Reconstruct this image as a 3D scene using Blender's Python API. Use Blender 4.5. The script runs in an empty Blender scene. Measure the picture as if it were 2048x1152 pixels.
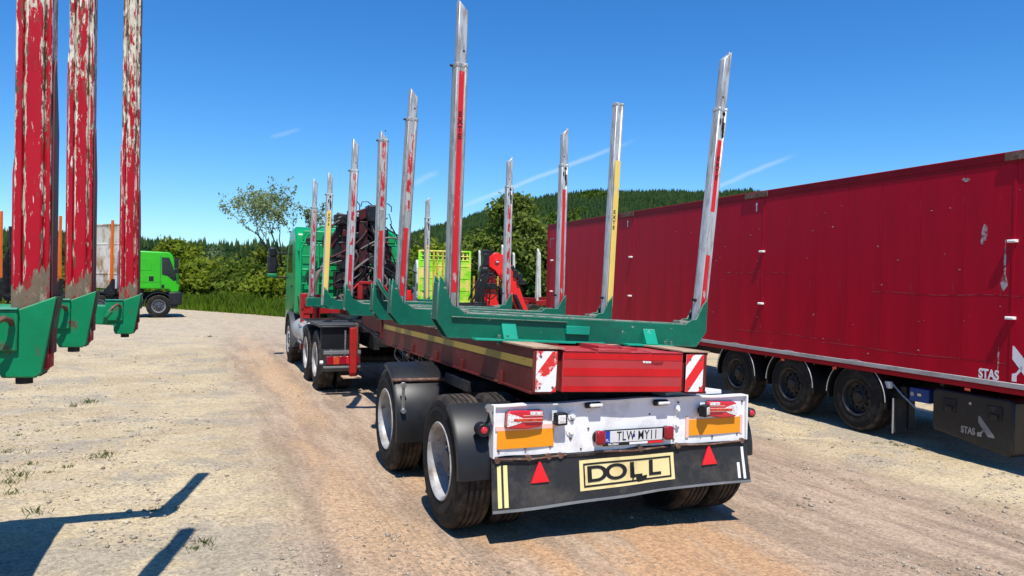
import bpy, bmesh, math, random
import numpy as np
from mathutils import Vector, Matrix, Euler

random.seed(7); rng = np.random.default_rng(7)
SC = bpy.context.scene
COL = SC.collection
rad = math.radians

# ------------------------------------------------------------------ camera
CAM_H, FPX = 1.92, 1485.0
ROLL, PITCH = rad(1.15), rad(-0.73)
fwd = Vector((0, math.cos(PITCH), math.sin(PITCH)))
up0 = Vector((0, -math.sin(PITCH), math.cos(PITCH)))
rt0 = Vector((1, 0, 0))
RT = math.cos(ROLL) * rt0 + math.sin(ROLL) * up0
UP = -math.sin(ROLL) * rt0 + math.cos(ROLL) * up0
cd = bpy.data.cameras.new('camera')
cd.sensor_width = 36.0
cd.lens = 36.0 * FPX / 2048.0
cd.clip_start, cd.clip_end = 0.05, 6000
cam = bpy.data.objects.new('camera', cd)
m = Matrix((RT, UP, -fwd)).transposed().to_4x4()
m.translation = (0, 0, CAM_H)
cam.matrix_world = m
COL.objects.link(cam)
SC.camera = cam

# ------------------------------------------------------------------ sun, sky, exposure
SUN_EL, SUN_AZ = rad(63.0), rad(172.0)      # azimuth clockwise from +Y: the sun stands behind the camera
sl = bpy.data.lights.new('sun', 'SUN')
sl.energy, sl.angle, sl.color = 5.0, rad(0.53), (1.0, 0.955, 0.88)
sun = bpy.data.objects.new('sun', sl)
to_sun = Vector((math.sin(SUN_AZ) * math.cos(SUN_EL), math.cos(SUN_AZ) * math.cos(SUN_EL), math.sin(SUN_EL)))
sun.rotation_euler = to_sun.to_track_quat('Z', 'Y').to_euler()
sun.location = (0, -5, 20)
COL.objects.link(sun)

world = bpy.data.worlds.new('World')
SC.world = world
world.use_nodes = True
wn, wl = world.node_tree.nodes, world.node_tree.links
wn.clear()
w_out = wn.new('ShaderNodeOutputWorld')
w_bg = wn.new('ShaderNodeBackground')
w_sky = wn.new('ShaderNodeTexSky')
w_sky.sky_type = 'NISHITA'
w_sky.sun_disc = False
w_sky.sun_elevation, w_sky.sun_rotation = SUN_EL, SUN_AZ
w_sky.altitude, w_sky.air_density, w_sky.dust_density, w_sky.ozone_density = 300, 1.0, 0.15, 4.0
w_bg.inputs['Strength'].default_value = 0.105
# the clear sky of the photograph is a deep saturated blue
w_hs = wn.new('ShaderNodeHueSaturation')
w_hs.inputs['Saturation'].default_value = 1.28
w_hs.inputs['Value'].default_value = 1.28
w_ti = wn.new('ShaderNodeMix'); w_ti.data_type = 'RGBA'; w_ti.blend_type = 'MULTIPLY'; w_ti.inputs['Factor'].default_value = 1
w_ti.inputs['B'].default_value = (0.60, 0.83, 1.0, 1)
wl.new(w_sky.outputs['Color'], w_hs.inputs['Color']); wl.new(w_hs.outputs['Color'], w_ti.inputs['A'])
# two thin contrails and a wisp: streaks along great circles of the sky
w_tc = wn.new('ShaderNodeTexCoord')
def contrail(prev, a, b, width, strength, seed):
    """a, b: world directions of the streak's ends."""
    a, b = Vector(a).normalized(), Vector(b).normalized()
    nrm = a.cross(b).normalized()
    mid = (a + b).normalized()
    half = math.acos(max(-1, min(1, a.dot(mid))))
    d1 = wn.new('ShaderNodeVectorMath'); d1.operation = 'DOT_PRODUCT'; d1.inputs[1].default_value = nrm
    wl.new(w_tc.outputs['Generated'], d1.inputs[0])
    nz = wn.new('ShaderNodeTexNoise'); nz.inputs['Scale'].default_value = 35; nz.inputs['Detail'].default_value = 3
    wl.new(w_tc.outputs['Generated'], nz.inputs['Vector'])
    off = wn.new('ShaderNodeMath'); off.operation = 'MULTIPLY_ADD'
    off.inputs[1].default_value = width * 1.2; off.inputs[2].default_value = -width * 0.6
    wl.new(nz.outputs['Fac'], off.inputs[0])
    sm = wn.new('ShaderNodeMath'); sm.operation = 'ADD'
    wl.new(d1.outputs['Value'], sm.inputs[0]); wl.new(off.outputs[0], sm.inputs[1])
    ab = wn.new('ShaderNodeMath'); ab.operation = 'ABSOLUTE'; wl.new(sm.outputs[0], ab.inputs[0])
    mr = wn.new('ShaderNodeMapRange'); mr.interpolation_type = 'SMOOTHSTEP'
    mr.inputs['From Min'].default_value = 0; mr.inputs['From Max'].default_value = width
    mr.inputs['To Min'].default_value = 1; mr.inputs['To Max'].default_value = 0
    wl.new(ab.outputs[0], mr.inputs['Value'])
    d2 = wn.new('ShaderNodeVectorMath'); d2.operation = 'DOT_PRODUCT'; d2.inputs[1].default_value = mid
    wl.new(w_tc.outputs['Generated'], d2.inputs[0])
    mr2 = wn.new('ShaderNodeMapRange'); mr2.interpolation_type = 'SMOOTHSTEP'
    mr2.inputs['From Min'].default_value = math.cos(half); mr2.inputs['From Max'].default_value = math.cos(half * 0.35)
    wl.new(d2.outputs['Value'], mr2.inputs['Value'])
    ml = wn.new('ShaderNodeMath'); ml.operation = 'MULTIPLY'
    wl.new(mr.outputs[0], ml.inputs[0]); wl.new(mr2.outputs[0], ml.inputs[1])
    m3 = wn.new('ShaderNodeMath'); m3.operation = 'MULTIPLY'; m3.inputs[1].default_value = strength
    wl.new(ml.outputs[0], m3.inputs[0])
    mx = wn.new('ShaderNodeMix'); mx.data_type = 'RGBA'
    mx.inputs['B'].default_value = (6.5, 7.4, 8.2, 1)
    wl.new(m3.outputs[0], mx.inputs['Factor']); wl.new(prev, mx.inputs['A'])
    return mx.outputs['Result']
def pdir(px, py):
    return (fwd + RT * ((px - 1024) / FPX) + UP * ((576 - py) / FPX)).normalized()
c_ = contrail(w_ti.outputs['Result'], pdir(880, 430), pdir(1290, 272), 0.0046, 0.30, 1)
c_ = contrail(c_, pdir(1380, 395), pdir(1600, 305), 0.0046, 0.25, 2)
c_ = contrail(c_, pdir(820, 372), pdir(880, 340), 0.006, 0.18, 3)
c_ = contrail(c_, pdir(535, 276), pdir(605, 258), 0.004, 0.14, 4)
wl.new(c_, w_bg.inputs['Color'])
wl.new(w_bg.outputs[0], w_out.inputs['Surface'])
vs = SC.view_settings
vs.view_transform, vs.look, vs.gamma, vs.use_curve_mapping = 'Standard', 'None', 1.0, False
vs.exposure = 0.30

# ------------------------------------------------------------------ helpers
class Frame:
    """A vehicle's own axes: x to its right, y ahead (away from the camera), z up."""
    def __init__(s, heading, origin):
        s.a = heading
        s.F = Vector((math.sin(heading), math.cos(heading), 0)); s.X = Vector((math.cos(heading), -math.sin(heading), 0))
        s.O = Vector(origin)
    def w(s, x, y, z=0.0):
        return s.O + s.X * x + s.F * y + Vector((0, 0, z))
    def loc(s, p):
        d = Vector(p) - s.O
        return (d.dot(s.X), d.dot(s.F), d.z)
T = Frame(rad(-22.807), (0.931, 5.793, 0))       # the log trailer and the truck before it
S = Frame(rad(-19.965), (0, 0, 0))               # the red semi-trailer
L = Frame(rad(-21.416), (-2.07, 3.59, 0))        # the trailer at the left edge

def at(px, py, depth):
    """World point at a given distance along the view axis, as measured on the photograph."""
    d = pdir(px, py)
    return Vector((0, 0, CAM_H)) + d * (depth / d.dot(fwd))

def smooth(v, a, b):
    t = np.clip((v - a) / (b - a), 0, 1)
    return t * t * (3 - 2 * t)
def gz(x, y):
    """Height of the yard's ground."""
    dx, dy = x - T.O.x, y - T.O.y
    u = dx * T.X.x + dy * T.X.y
    v = dx * T.F.x + dy * T.F.y
    f_ = 0.10 * smooth(v, 3.5, 8.5) + 0.10 * smooth(v, 10, 30)
    return -(f_ + .03 * smooth(u, -2.8, -1.5) * smooth(v, 9, 3) + (0.30 - f_) * smooth(u, -1.2, 6.0) * smooth(v, -14, -2))

class MB:
    def __init__(s): s.v, s.f, s.m = [], [], []
    def add(s, vs_, fs, mi=0, M=None):
        b = len(s.v)
        if M is not None: vs_ = [M @ Vector(p) for p in vs_]
        s.v.extend(tuple(p) for p in vs_); s.f.extend(tuple(i + b for i in f) for f in fs); s.m.extend([mi] * len(fs))
        return s
    def box(s, x0, x1, y0, y1, z0, z1, mi=0, M=None):
        p = [(x0, y0, z0), (x1, y0, z0), (x1, y1, z0), (x0, y1, z0), (x0, y0, z1), (x1, y0, z1), (x1, y1, z1), (x0, y1, z1)]
        return s.add(p, [(3, 2, 1, 0), (4, 5, 6, 7), (0, 1, 5, 4), (1, 2, 6, 5), (2, 3, 7, 6), (3, 0, 4, 7)], mi, M)
    def prism(s, pts, axis, a, b, mi=0, M=None):
        n = len(pts)
        def P(q, d):
            return {'x': (d, q[0], q[1]), 'y': (q[0], d, q[1]), 'z': (q[0], q[1], d)}[axis]
        vv = [P(q, a) for q in pts] + [P(q, b) for q in pts]
        fs = [tuple(range(n)), tuple(range(2 * n - 1, n - 1, -1))] + [(i, (i + 1) % n, n + (i + 1) % n, n + i) for i in range(n)]
        return s.add(vv, fs, mi, M)
    def loft(s, rings, mi=0, caps=True, closed=True):
        n = len(rings[0]); vv = [p for r in rings for p in r]; fs = []
        for k in range(len(rings) - 1):
            for i in range(n if closed else n - 1):
                j = (i + 1) % n
                fs.append((k * n + i, k * n + j, (k + 1) * n + j, (k + 1) * n + i))
        if caps: fs += [tuple(range(n - 1, -1, -1)), tuple(range((len(rings) - 1) * n, len(rings) * n))]
        return s.add(vv, fs, mi)
    def tube(s, pts, r, n=8, mi=0, caps=True):
        pts = [Vector(p) for p in pts]; k = len(pts)
        rs = r if isinstance(r, (list, tuple)) else [r] * k
        rings = []; ref = None
        for i, p in enumerate(pts):
            d = (pts[min(i + 1, k - 1)] - pts[max(i - 1, 0)]).normalized()
            if ref is None or abs(d.dot(ref)) > 0.95:
                ref = Vector((0, 0, 1)) if abs(d.z) < 0.9 else Vector((1, 0, 0))
            a = d.cross(ref).normalized(); b = d.cross(a).normalized(); ref = -b
            rings.append([p + (a * math.cos(2 * math.pi * j / n) + b * math.sin(2 * math.pi * j / n)) * rs[i] for j in range(n)])
        return s.loft(rings, mi, caps)
    def cyl(s, p0, p1, r, n=16, mi=0): return s.tube([p0, p1], r, n, mi)
    def lathe(s, prof, n=48, mi=0, c=(0, 0, 0), caps=False):
        """Profile (x, r) turned about the x axis."""
        rings = [[(c[0] + x, c[1] + r * math.cos(2 * math.pi * j / n), c[2] + r * math.sin(2 * math.pi * j / n)) for j in range(n)] for x, r in prof]
        return s.loft(rings, mi, caps)
    def mesh(s, name, mats, smooth_=35):
        me = bpy.data.meshes.new(name)
        me.from_pydata(s.v, [], s.f)
        for mt in (mats if isinstance(mats, (list, tuple)) else [mats]): me.materials.append(mt)
        me.polygons.foreach_set('material_index', s.m)
        bm = bmesh.new(); bm.from_mesh(me); bmesh.ops.recalc_face_normals(bm, faces=bm.faces); bm.to_mesh(me); bm.free()
        if smooth_:
            me.polygons.foreach_set('use_smooth', [True] * len(me.polygons))
            me.set_sharp_from_angle(angle=rad(smooth_))
        me.update()
        return me
    def build(s, name, mats, parent=None, bevel=0, smooth_=35, loc=None, rot=None, label=None, seg=2):
        return put(name, s.mesh(name, mats, smooth_), parent, loc, rot, bevel, label, seg)

def put(name, me, parent=None, loc=None, rot=None, bevel=0, label=None, seg=2):
    o = bpy.data.objects.new(name, me); COL.objects.link(o)
    o.parent = parent
    if loc is not None: o.location = loc
    if rot is not None: o.rotation_euler = rot
    if bevel:
        md = o.modifiers.new('bevel', 'BEVEL'); md.width = bevel; md.segments = seg; md.limit_method = 'ANGLE'; md.angle_limit = rad(40)
        md.harden_normals = False
    if label: o['label'] = label
    return o

def tag(o, label=None, cat=None, group=None, kind=None):
    for k_, v_ in (('label', label), ('category', cat), ('group', group), ('kind', kind)):
        if v_: o[k_] = v_
    return o
def thing(name, label, cat, loc=(0, 0, 0), rotz=0.0, group=None):
    o = bpy.data.objects.new(name, None); COL.objects.link(o)
    o.empty_display_size = 0.2
    o.location = loc; o.rotation_euler = (0, 0, rotz)
    return tag(o, label, cat, group)
def fast_mesh(name, verts, faces, mats, smooth_=False, mi=None):
    """verts (N,3), faces (M,k) numpy arrays of one polygon size."""
    me = bpy.data.meshes.new(name)
    n, k = faces.shape
    me.vertices.add(len(verts)); me.vertices.foreach_set('co', np.ascontiguousarray(verts, dtype=np.float32).ravel())
    me.loops.add(n * k); me.loops.foreach_set('vertex_index', np.ascontiguousarray(faces, dtype=np.int32).ravel())
    me.polygons.add(n)
    me.polygons.foreach_set('loop_start', np.arange(0, n * k, k, dtype=np.int32))
    me.polygons.foreach_set('loop_total', np.full(n, k, dtype=np.int32))
    for mt in (mats if isinstance(mats, (list, tuple)) else [mats]): me.materials.append(mt)
    if mi is not None: me.polygons.foreach_set('material_index', mi)
    if smooth_: me.polygons.foreach_set('use_smooth', [True] * n)
    me.update(calc_edges=True)
    return me

_font_cache = {}
def text_mesh(body, height, mat, extrude=0.001, sx=1.0, shear=0.0, spacing=1.0, bold=0.0, valign='CENTER', line=1.0):
    """Upright lettering in the local XZ plane, centred, read from -Y; height = capital height."""
    key = (body, height, mat.name, extrude, sx, shear, spacing, bold, valign)
    if key in _font_cache: return _font_cache[key]
    cu = bpy.data.curves.new('lettering', 'FONT')
    cu.body = body; cu.size = height / 0.69; cu.align_x = 'CENTER'; cu.align_y = valign
    cu.extrude = extrude; cu.shear = shear; cu.space_character = spacing; cu.offset = bold; cu.space_line = line
    ob = bpy.data.objects.new('lettering', cu); COL.objects.link(ob)
    dg = bpy.context.evaluated_depsgraph_get()
    me = bpy.data.meshes.new_from_object(ob.evaluated_get(dg))
    bpy.data.objects.remove(ob); bpy.data.curves.remove(cu)
    me.transform(Matrix.Rotation(rad(90), 4, 'X') @ Matrix.Diagonal((sx, 1, 1, 1)))
    me.materials.clear(); me.materials.append(mat); me.name = 'lettering'
    _font_cache[key] = me
    return me

# ------------------------------------------------------------------ materials
def nodes_of(mt):
    mt.use_nodes = True
    return mt.node_tree.nodes, mt.node_tree.links
def pmat(name, col, rough=0.5, metal=0.0, col2=None, scale=6.0, thr=(0.5, 0.6), stretch=(1, 1, 1), var=0.12, vscale=3.0,
         bump=0.0, bscale=80.0, col3=None, scale3=14.0, thr3=(0.6, 0.68), stretch3=None, spec=0.3, coat=0.0, rough2=None, seed=0.0, emit=0.0, zg=None, edge=None):
    mt = bpy.data.materials.new(name); n, l = nodes_of(mt)
    p = n['Principled BSDF']
    p.inputs['Roughness'].default_value = rough; p.inputs['Metallic'].default_value = metal
    p.inputs['Specular IOR Level'].default_value = spec; p.inputs['Coat Weight'].default_value = coat
    tc = n.new('ShaderNodeTexCoord')
    def mapped(st, off):
        mp = n.new('ShaderNodeMapping'); mp.inputs['Scale'].default_value = st; mp.inputs['Location'].default_value = (off, off * .7, off * 1.3)
        l.new(tc.outputs['Object'], mp.inputs['Vector']); return mp.outputs[0]
    def noise(sc, st, off, detail=6, rgh=0.62):
        z = n.new('ShaderNodeTexNoise'); z.inputs['Scale'].default_value = sc; z.inputs['Detail'].default_value = detail
        z.inputs['Roughness'].default_value = rgh
        l.new(mapped(st, off), z.inputs['Vector']); return z.outputs['Fac']
    def ramp(src, a, b):
        r = n.new('ShaderNodeMapRange'); r.inputs['From Min'].default_value = a; r.inputs['From Max'].default_value = b
        l.new(src, r.inputs['Value']); return r.outputs[0]
    def mix(fac, a, b, mode='MIX'):
        x = n.new('ShaderNodeMix'); x.data_type = 'RGBA'; x.blend_type = mode
        if isinstance(fac, float): x.inputs['Factor'].default_value = fac
        else: l.new(fac, x.inputs['Factor'])
        for s_, q in (('A', a), ('B', b)):
            if isinstance(q, (tuple, list)): x.inputs[s_].default_value = (*q[:3], 1)
            else: l.new(q, x.inputs[s_])
        return x.outputs['Result']
    lo = tuple(c * (1 - var) for c in col); hi = tuple(min(1, c * (1 + var)) for c in col)
    out = mix(ramp(noise(vscale, stretch, 3.1 + seed), 0.3, 0.7), lo, hi)
    if col2 is not None:
        n2 = noise(scale, stretch, 7.7 + seed, 9, 0.68)
        if zg:                                            # wear that grows with height along a stake
            sx_ = n.new('ShaderNodeSeparateXYZ'); l.new(tc.outputs['Object'], sx_.inputs[0])
            ma = n.new('ShaderNodeMath'); ma.operation = 'MULTIPLY_ADD'; ma.inputs[1].default_value = zg[0]; ma.inputs[2].default_value = -zg[0] * zg[1]
            l.new(sx_.outputs[2], ma.inputs[0]); cl_ = n.new('ShaderNodeMath'); cl_.operation = 'ADD'; l.new(ma.outputs[0], cl_.inputs[0]); l.new(n2, cl_.inputs[1]); n2 = cl_.outputs[0]
        f2 = ramp(n2, *thr)
        out = mix(f2, out, col2)
        if rough2 is not None:
            rr = n.new('ShaderNodeMapRange'); rr.inputs['To Min'].default_value = rough; rr.inputs['To Max'].default_value = rough2
            l.new(f2, rr.inputs['Value']); l.new(rr.outputs[0], p.inputs['Roughness'])
    if col3 is not None:
        f3 = ramp(noise(scale3, stretch3 or stretch, 13.3 + seed, 9, 0.7), *thr3)
        out = mix(f3, out, col3)
    if edge:                                              # paint rubbed off the edges: (colour, radius, threshold)
        bv = n.new('ShaderNodeBevel'); bv.samples = 4; bv.inputs['Radius'].default_value = edge[1]
        ge = n.new('ShaderNodeNewGeometry'); dp = n.new('ShaderNodeVectorMath'); dp.operation = 'DOT_PRODUCT'
        l.new(bv.outputs[0], dp.inputs[0]); l.new(ge.outputs['Normal'], dp.inputs[1])
        em = n.new('ShaderNodeMath'); em.operation = 'MULTIPLY_ADD'; em.inputs[1].default_value = -2.2; em.inputs[2].default_value = 2.2; l.new(dp.outputs['Value'], em.inputs[0])
        ad = n.new('ShaderNodeMath'); ad.operation = 'ADD'; l.new(em.outputs[0], ad.inputs[0]); l.new(noise(16, stretch, 21.0 + seed, 6, .7), ad.inputs[1])
        out = mix(ramp(ad.outputs[0], edge[2], edge[2] + .06), out, edge[0])
    l.new(out, p.inputs['Base Color'])
    if bump:
        bp = n.new('ShaderNodeBump'); bp.inputs['Strength'].default_value = bump; bp.inputs['Distance'].default_value = 0.01
        l.new(noise(bscale, stretch, 1.0, 4), bp.inputs['Height']); l.new(bp.outputs[0], p.inputs['Normal'])
    if emit:
        l.new(out, p.inputs['Emission Color']); p.inputs['Emission Strength'].default_value = emit
    return mt
def leafmat(name, cols, trans=0.35):
    mt = bpy.data.materials.new(name); n, l = nodes_of(mt); n.remove(n['Principled BSDF'])
    out = n['Material Output']
    g = n.new('ShaderNodeNewGeometry'); cr = n.new('ShaderNodeValToRGB')
    els = cr.color_ramp.elements
    els[0].color = (*cols[0], 1); els[1].color = (*cols[-1], 1)
    for i, c in enumerate(cols[1:-1]):
        e = els.new((i + 1) / (len(cols) - 1)); e.color = (*c, 1)
    l.new(g.outputs['Random Per Island'], cr.inputs['Fac'])
    d = n.new('ShaderNodeBsdfDiffuse'); t = n.new('ShaderNodeBsdfTranslucent'); ms = n.new('ShaderNodeMixShader')
    ms.inputs[0].default_value = trans
    l.new(cr.outputs['Color'], d.inputs['Color']); l.new(cr.outputs['Color'], t.inputs['Color'])
    l.new(d.outputs[0], ms.inputs[1]); l.new(t.outputs[0], ms.inputs[2])
    l.new(ms.outputs[0], out.inputs['Surface'])
    return mt

M = {}
M['bolster_green'] = pmat('bolster_green', (0.003, 0.118, 0.070), 0.45, spec=.25, col2=(0.012, 0.085, 0.055), scale=5, thr=(.5, .68), col3=(0.30, 0.31, 0.27), scale3=8, thr3=(.645, .67), stretch3=(1, 1, 1.6), var=.22, bump=.15, bscale=30, edge=((.34, .33, .28), .012, .80))
M['bolster_green_lit'] = pmat('bolster_green_lit', (0.006, 0.27, 0.175), 0.45, spec=.25, col3=(0.4, 0.42, 0.38), scale3=11, thr3=(.66, .70), var=.15, edge=((.45, .5, .42), .006, .85))  # lighter copy of the bolster green, painted as if catching the sun
M['worn_top'] = pmat('worn_top', (0.30, 0.27, 0.23), 0.6, metal=0.2, col2=(0.03, 0.17, 0.11), scale=6, thr=(.5, .56), col3=(0.10, 0.06, 0.04), scale3=12, thr3=(.55, .65), stretch=(1, 4, 4))
M['pocket_green'] = pmat('pocket_green', (0.003, 0.215, 0.082), 0.42, spec=.25, col2=(0.003, 0.155, 0.06), scale=4, thr=(.5, .7), col3=(0.10, 0.065, 0.045), scale3=9, thr3=(.615, .67), var=.2, bump=.14, bscale=25, edge=((.16, .11, .075), .010, .74))
M['pocket_rust'] = pmat('pocket_rust', (0.07, 0.05, 0.035), 0.7, col2=(0.015, 0.2, 0.1), scale=7, thr=(.55, .6), var=.3, bump=.3, bscale=40)
M['galv'] = pmat('galv', (0.36, 0.358, 0.34), 0.45, metal=.3, col2=(0.17, 0.165, 0.15), scale=9, thr=(.48, .62), stretch=(3, 3, .45), col3=(0.56, 0.55, 0.52), scale3=22, thr3=(.58, .68), stretch3=(3, 3, .35), var=.2, bump=.15, bscale=60)
M['galv_light'] = pmat('galv_light', (0.48, 0.485, 0.48), 0.42, metal=.3, col2=(0.27, 0.265, 0.25), scale=10, thr=(.47, .62), stretch=(3, 3, .5), var=.15, bump=.1)
M['strip_red'] = pmat('strip_red', (0.52, 0.014, 0.022), 0.4, col2=(0.36, 0.34, 0.32), scale=10, thr=(.625, .66), stretch=(2.5, 2.5, .55), var=.15, seed=1)
M['strip_red_worn'] = pmat('strip_red_worn', (0.42, 0.018, 0.026), 0.45, col2=(0.42, 0.40, 0.38), scale=11, thr=(.49, .53), stretch=(2.5, 2.5, .6), var=.2, seed=4)
M['strip_yellow'] = pmat('strip_yellow', (0.78, 0.56, 0.13), 0.45, col2=(0.42, 0.40, 0.34), scale=10, thr=(.6, .64), stretch=(2.5, 2.5, .5), var=.12, seed=2)
M['ink'] = pmat('ink', (0.012, 0.012, 0.013), 0.5)
M['beam_red'] = pmat('beam_red', (0.115, 0.015, 0.013), 0.55, spec=.15, col2=(0.15, 0.035, 0.027), scale=3.5, thr=(.45, .7), col3=(0.055, 0.03, 0.025), scale3=8, thr3=(.62, .7), var=.2, bump=.1, bscale=30)
M['beam_end'] = pmat('beam_end', (0.42, 0.035, 0.04), 0.42, col2=(0.30, 0.05, 0.05), scale=3, thr=(.5, .75), col3=(0.28, 0.19, 0.16), scale3=12, thr3=(.67, .71), var=.15, bump=.06, bscale=25)
M['beam_band'] = pmat('beam_band', (0.52, 0.008, 0.012), 0.32, col2=(0.4, 0.01, 0.012), scale=4, thr=(.5, .7), var=.15)
M['beam_yellow'] = pmat('beam_yellow', (0.34, 0.23, 0.035), 0.5, col2=(0.16, 0.06, 0.03), scale=7, thr=(.6, .68), stretch=(1, .5, 1), var=.15)
M['rust_plate'] = pmat('rust_plate', (0.42, 0.30, 0.20), 0.7, col2=(0.22, 0.10, 0.06), scale=6, thr=(.5, .66), stretch=(1, .5, 1), var=.2, bump=.2, bscale=40)
M['white_sheet'] = pmat('white_sheet', (0.80, 0.80, 0.80), 0.45, col2=(0.58, 0.57, 0.55), scale=5, thr=(.50, .68), col3=(0.30, 0.26, 0.22), scale3=18, thr3=(.655, .70), var=.06, bump=.12, bscale=18)
M['white_paint'] = pmat('white_paint', (0.78, 0.78, 0.77), 0.4, col2=(0.6, 0.58, 0.55), scale=8, thr=(.58, .7), var=.05)
M['amber_sheet'] = pmat('amber_sheet', (0.80, 0.30, 0.012), 0.4, var=.05)
M['pink_sheet'] = pmat('pink_sheet', (0.80, 0.50, 0.44), 0.45, var=.05)
M['lens_red'] = pmat('lens_red', (0.55, 0.012, 0.03), 0.12, spec=.6, coat=.6, var=.12, vscale=30)
M['lens_red_dark'] = pmat('lens_red_dark', (0.28, 0.008, 0.02), 0.12, coat=.6, var=.15)
M['lens_orange'] = pmat('lens_orange', (0.66, 0.10, 0.03), 0.2, coat=.4, col2=(.4, .02, .02), scale=90, thr=(.45, .55))
M['lens_clear'] = pmat('lens_clear', (0.78, 0.77, 0.74), 0.12, col2=(0.40, 0.38, 0.37), scale=60, thr=(.52, .57), coat=.6)
M['reflector_red'] = pmat('reflector_red', (0.72, 0.012, 0.022), 0.25, coat=.4, var=.06)
M['rubber'] = pmat('rubber', (0.013, 0.013, 0.013), 0.78, spec=.15, col2=(0.050, 0.042, 0.035), scale=5, thr=(.46, .72), var=.2, bump=.15, bscale=60)
M['tread'] = pmat('tread', (0.028, 0.024, 0.021), 0.85, spec=.2, col2=(0.13, 0.095, 0.07), scale=7, thr=(.45, .8), var=.2, bump=.3, bscale=60)
M['flap'] = pmat('flap', (0.022, 0.023, 0.024), 0.6, spec=.3, col2=(0.070, 0.062, 0.052), scale=4, thr=(.48, .70), col3=(0.2, .2, .2), scale3=30, thr3=(.71, .74), var=.2, bump=.15, bscale=25)
M['black_plastic'] = pmat('black_plastic', (0.010, 0.011, 0.013), 0.42, spec=.35, col2=(0.022, 0.022, 0.024), scale=4, thr=(.5, .75), col3=(.16, .16, .155), scale3=26, thr3=(.69, .73), var=.2)
M['black_steel'] = pmat('black_steel', (0.010, 0.010, 0.011), 0.6, spec=.3, col2=(0.05, 0.042, 0.036), scale=7, thr=(.5, .7), var=.25)
M['dark_red_steel'] = pmat('dark_red_steel', (0.085, 0.010, 0.012), 0.5, spec=.3, col2=(0.016, 0.012, 0.012), scale=6, thr=(.45, .58), var=.25)
M['red_steel'] = pmat('red_steel', (0.34, 0.014, 0.014), 0.42, col2=(0.22, 0.03, 0.025), scale=5, thr=(.52, .7), col3=(0.08, 0.16, 0.06), scale3=4, thr3=(.66, .7), var=.18)
M['rim'] = pmat('rim', (0.42, 0.415, 0.41), 0.5, metal=.1, col2=(0.20, 0.165, 0.135), scale=4, thr=(.46, .66), col3=(0.14, 0.105, 0.08), scale3=9, thr3=(.58, .68), var=.12)
M['rim_dark'] = pmat('rim_dark', (0.055, 0.065, 0.085), 0.5, metal=.2, col2=(0.12, 0.11, 0.10), scale=8, thr=(.5, .7), var=.2)
M['rim_black'] = pmat('rim_black', (0.014, 0.014, 0.015), 0.5, col2=(0.05, 0.045, 0.04), scale=9, thr=(.5, .7), var=.2)
M['steel'] = pmat('steel', (0.40, 0.39, 0.38), 0.35, metal=.7, var=.2, vscale=20)
M['rust'] = pmat('rust', (0.12, 0.06, 0.04), 0.75, col2=(0.22, 0.16, 0.13), scale=20, thr=(.5, .65), var=.3, bump=.3)
M['sign_yellow'] = pmat('sign_yellow', (0.74, 0.62, 0.30), 0.5, col2=(0.62, 0.48, 0.22), scale=7, thr=(.5, .65), col3=(0.2, .16, .1), scale3=30, thr3=(.70, .74), var=.06)
M['pale_yellow'] = pmat('pale_yellow', (0.74, 0.70, 0.30), 0.45, var=.1, col2=(.5, .47, .25), scale=12, thr=(.6, .7))
M['plate_white'] = pmat('plate_white', (0.62, 0.62, 0.62), 0.35, var=.05)
M['plate_blue'] = pmat('plate_blue', (0.01, 0.05, 0.36), 0.4)
M['trailer_red'] = pmat('trailer_red', (0.43, 0.0008, 0.017), 0.42, col2=(0.335, 0.0015, 0.015), scale=3.2, thr=(.42, .66), stretch=(1, 1, .10), col3=(0.34, 0.05, 0.06), scale3=5, thr3=(.665, .76), stretch3=(1, 1.6, .35), var=.10, vscale=.9, spec=.14, bump=.5, bscale=1.6)
M['trailer_rail'] = pmat('trailer_rail', (0.24, 0.002, 0.009), 0.45, spec=.15, col3=(.05, .02, .02), scale3=8, thr3=(.6, .7), var=.15)
M['trailer_seam'] = pmat('trailer_seam', (0.40, 0.05, 0.06), 0.5, var=.15)
M['alu'] = pmat('alu', (0.42, 0.41, 0.41), 0.5, metal=.3, col2=(0.30, 0.27, 0.26), scale=8, thr=(.5, .65), stretch=(1, .4, 1), var=.12)
M['cab_green'] = pmat('cab_green', (0.004, 0.29, 0.085), 0.32, col2=(0.003, 0.21, 0.062), scale=2.5, thr=(.5, .75), var=.08, coat=.3)
M['cab_green_dark'] = pmat('cab_green_dark', (0.006, 0.16, 0.065), 0.45, var=.15)
M['cab_lime'] = pmat('cab_lime', (0.028, 0.40, 0.008), 0.35, var=.08, coat=.3)
M['glass'] = pmat('glass', (0.012, 0.016, 0.018), 0.08, spec=.7, var=.3)
M['orange'] = pmat('orange', (0.66, 0.125, 0.012), 0.45, col2=(0.10, 0.05, 0.03), scale=8, thr=(.58, .66), stretch=(1, 1, .5), var=.12)
M['rust_white'] = pmat('rust_white', (0.62, 0.59, 0.52), 0.55, col2=(0.30, 0.17, 0.06), scale=1.7, thr=(.46, .60), stretch=(1, 1, .6), var=.1, col3=(.75, .73, .68), scale3=5, thr3=(.6, .7))
M['dirty_white'] = pmat('dirty_white', (0.62, 0.62, 0.60), 0.45, col2=(0.10, 0.09, 0.08), scale=3, thr=(.52, .6), var=.1)
M['lime_worn'] = pmat('lime_worn', (0.24, 0.66, 0.015), 0.5, col2=(0.74, 0.62, 0.14), scale=1.5, thr=(.46, .56), col3=(0.40, 0.17, 0.04), scale3=4, thr3=(.62, .7), var=.12)
M['ochre'] = pmat('ochre', (0.50, 0.38, 0.05), 0.5, col2=(0.24, 0.14, 0.03), scale=6, thr=(.5, .6), var=.15)
M['crane_red'] = pmat('crane_red', (0.72, 0.014, 0.012), 0.3, var=.08, coat=.3)
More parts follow.
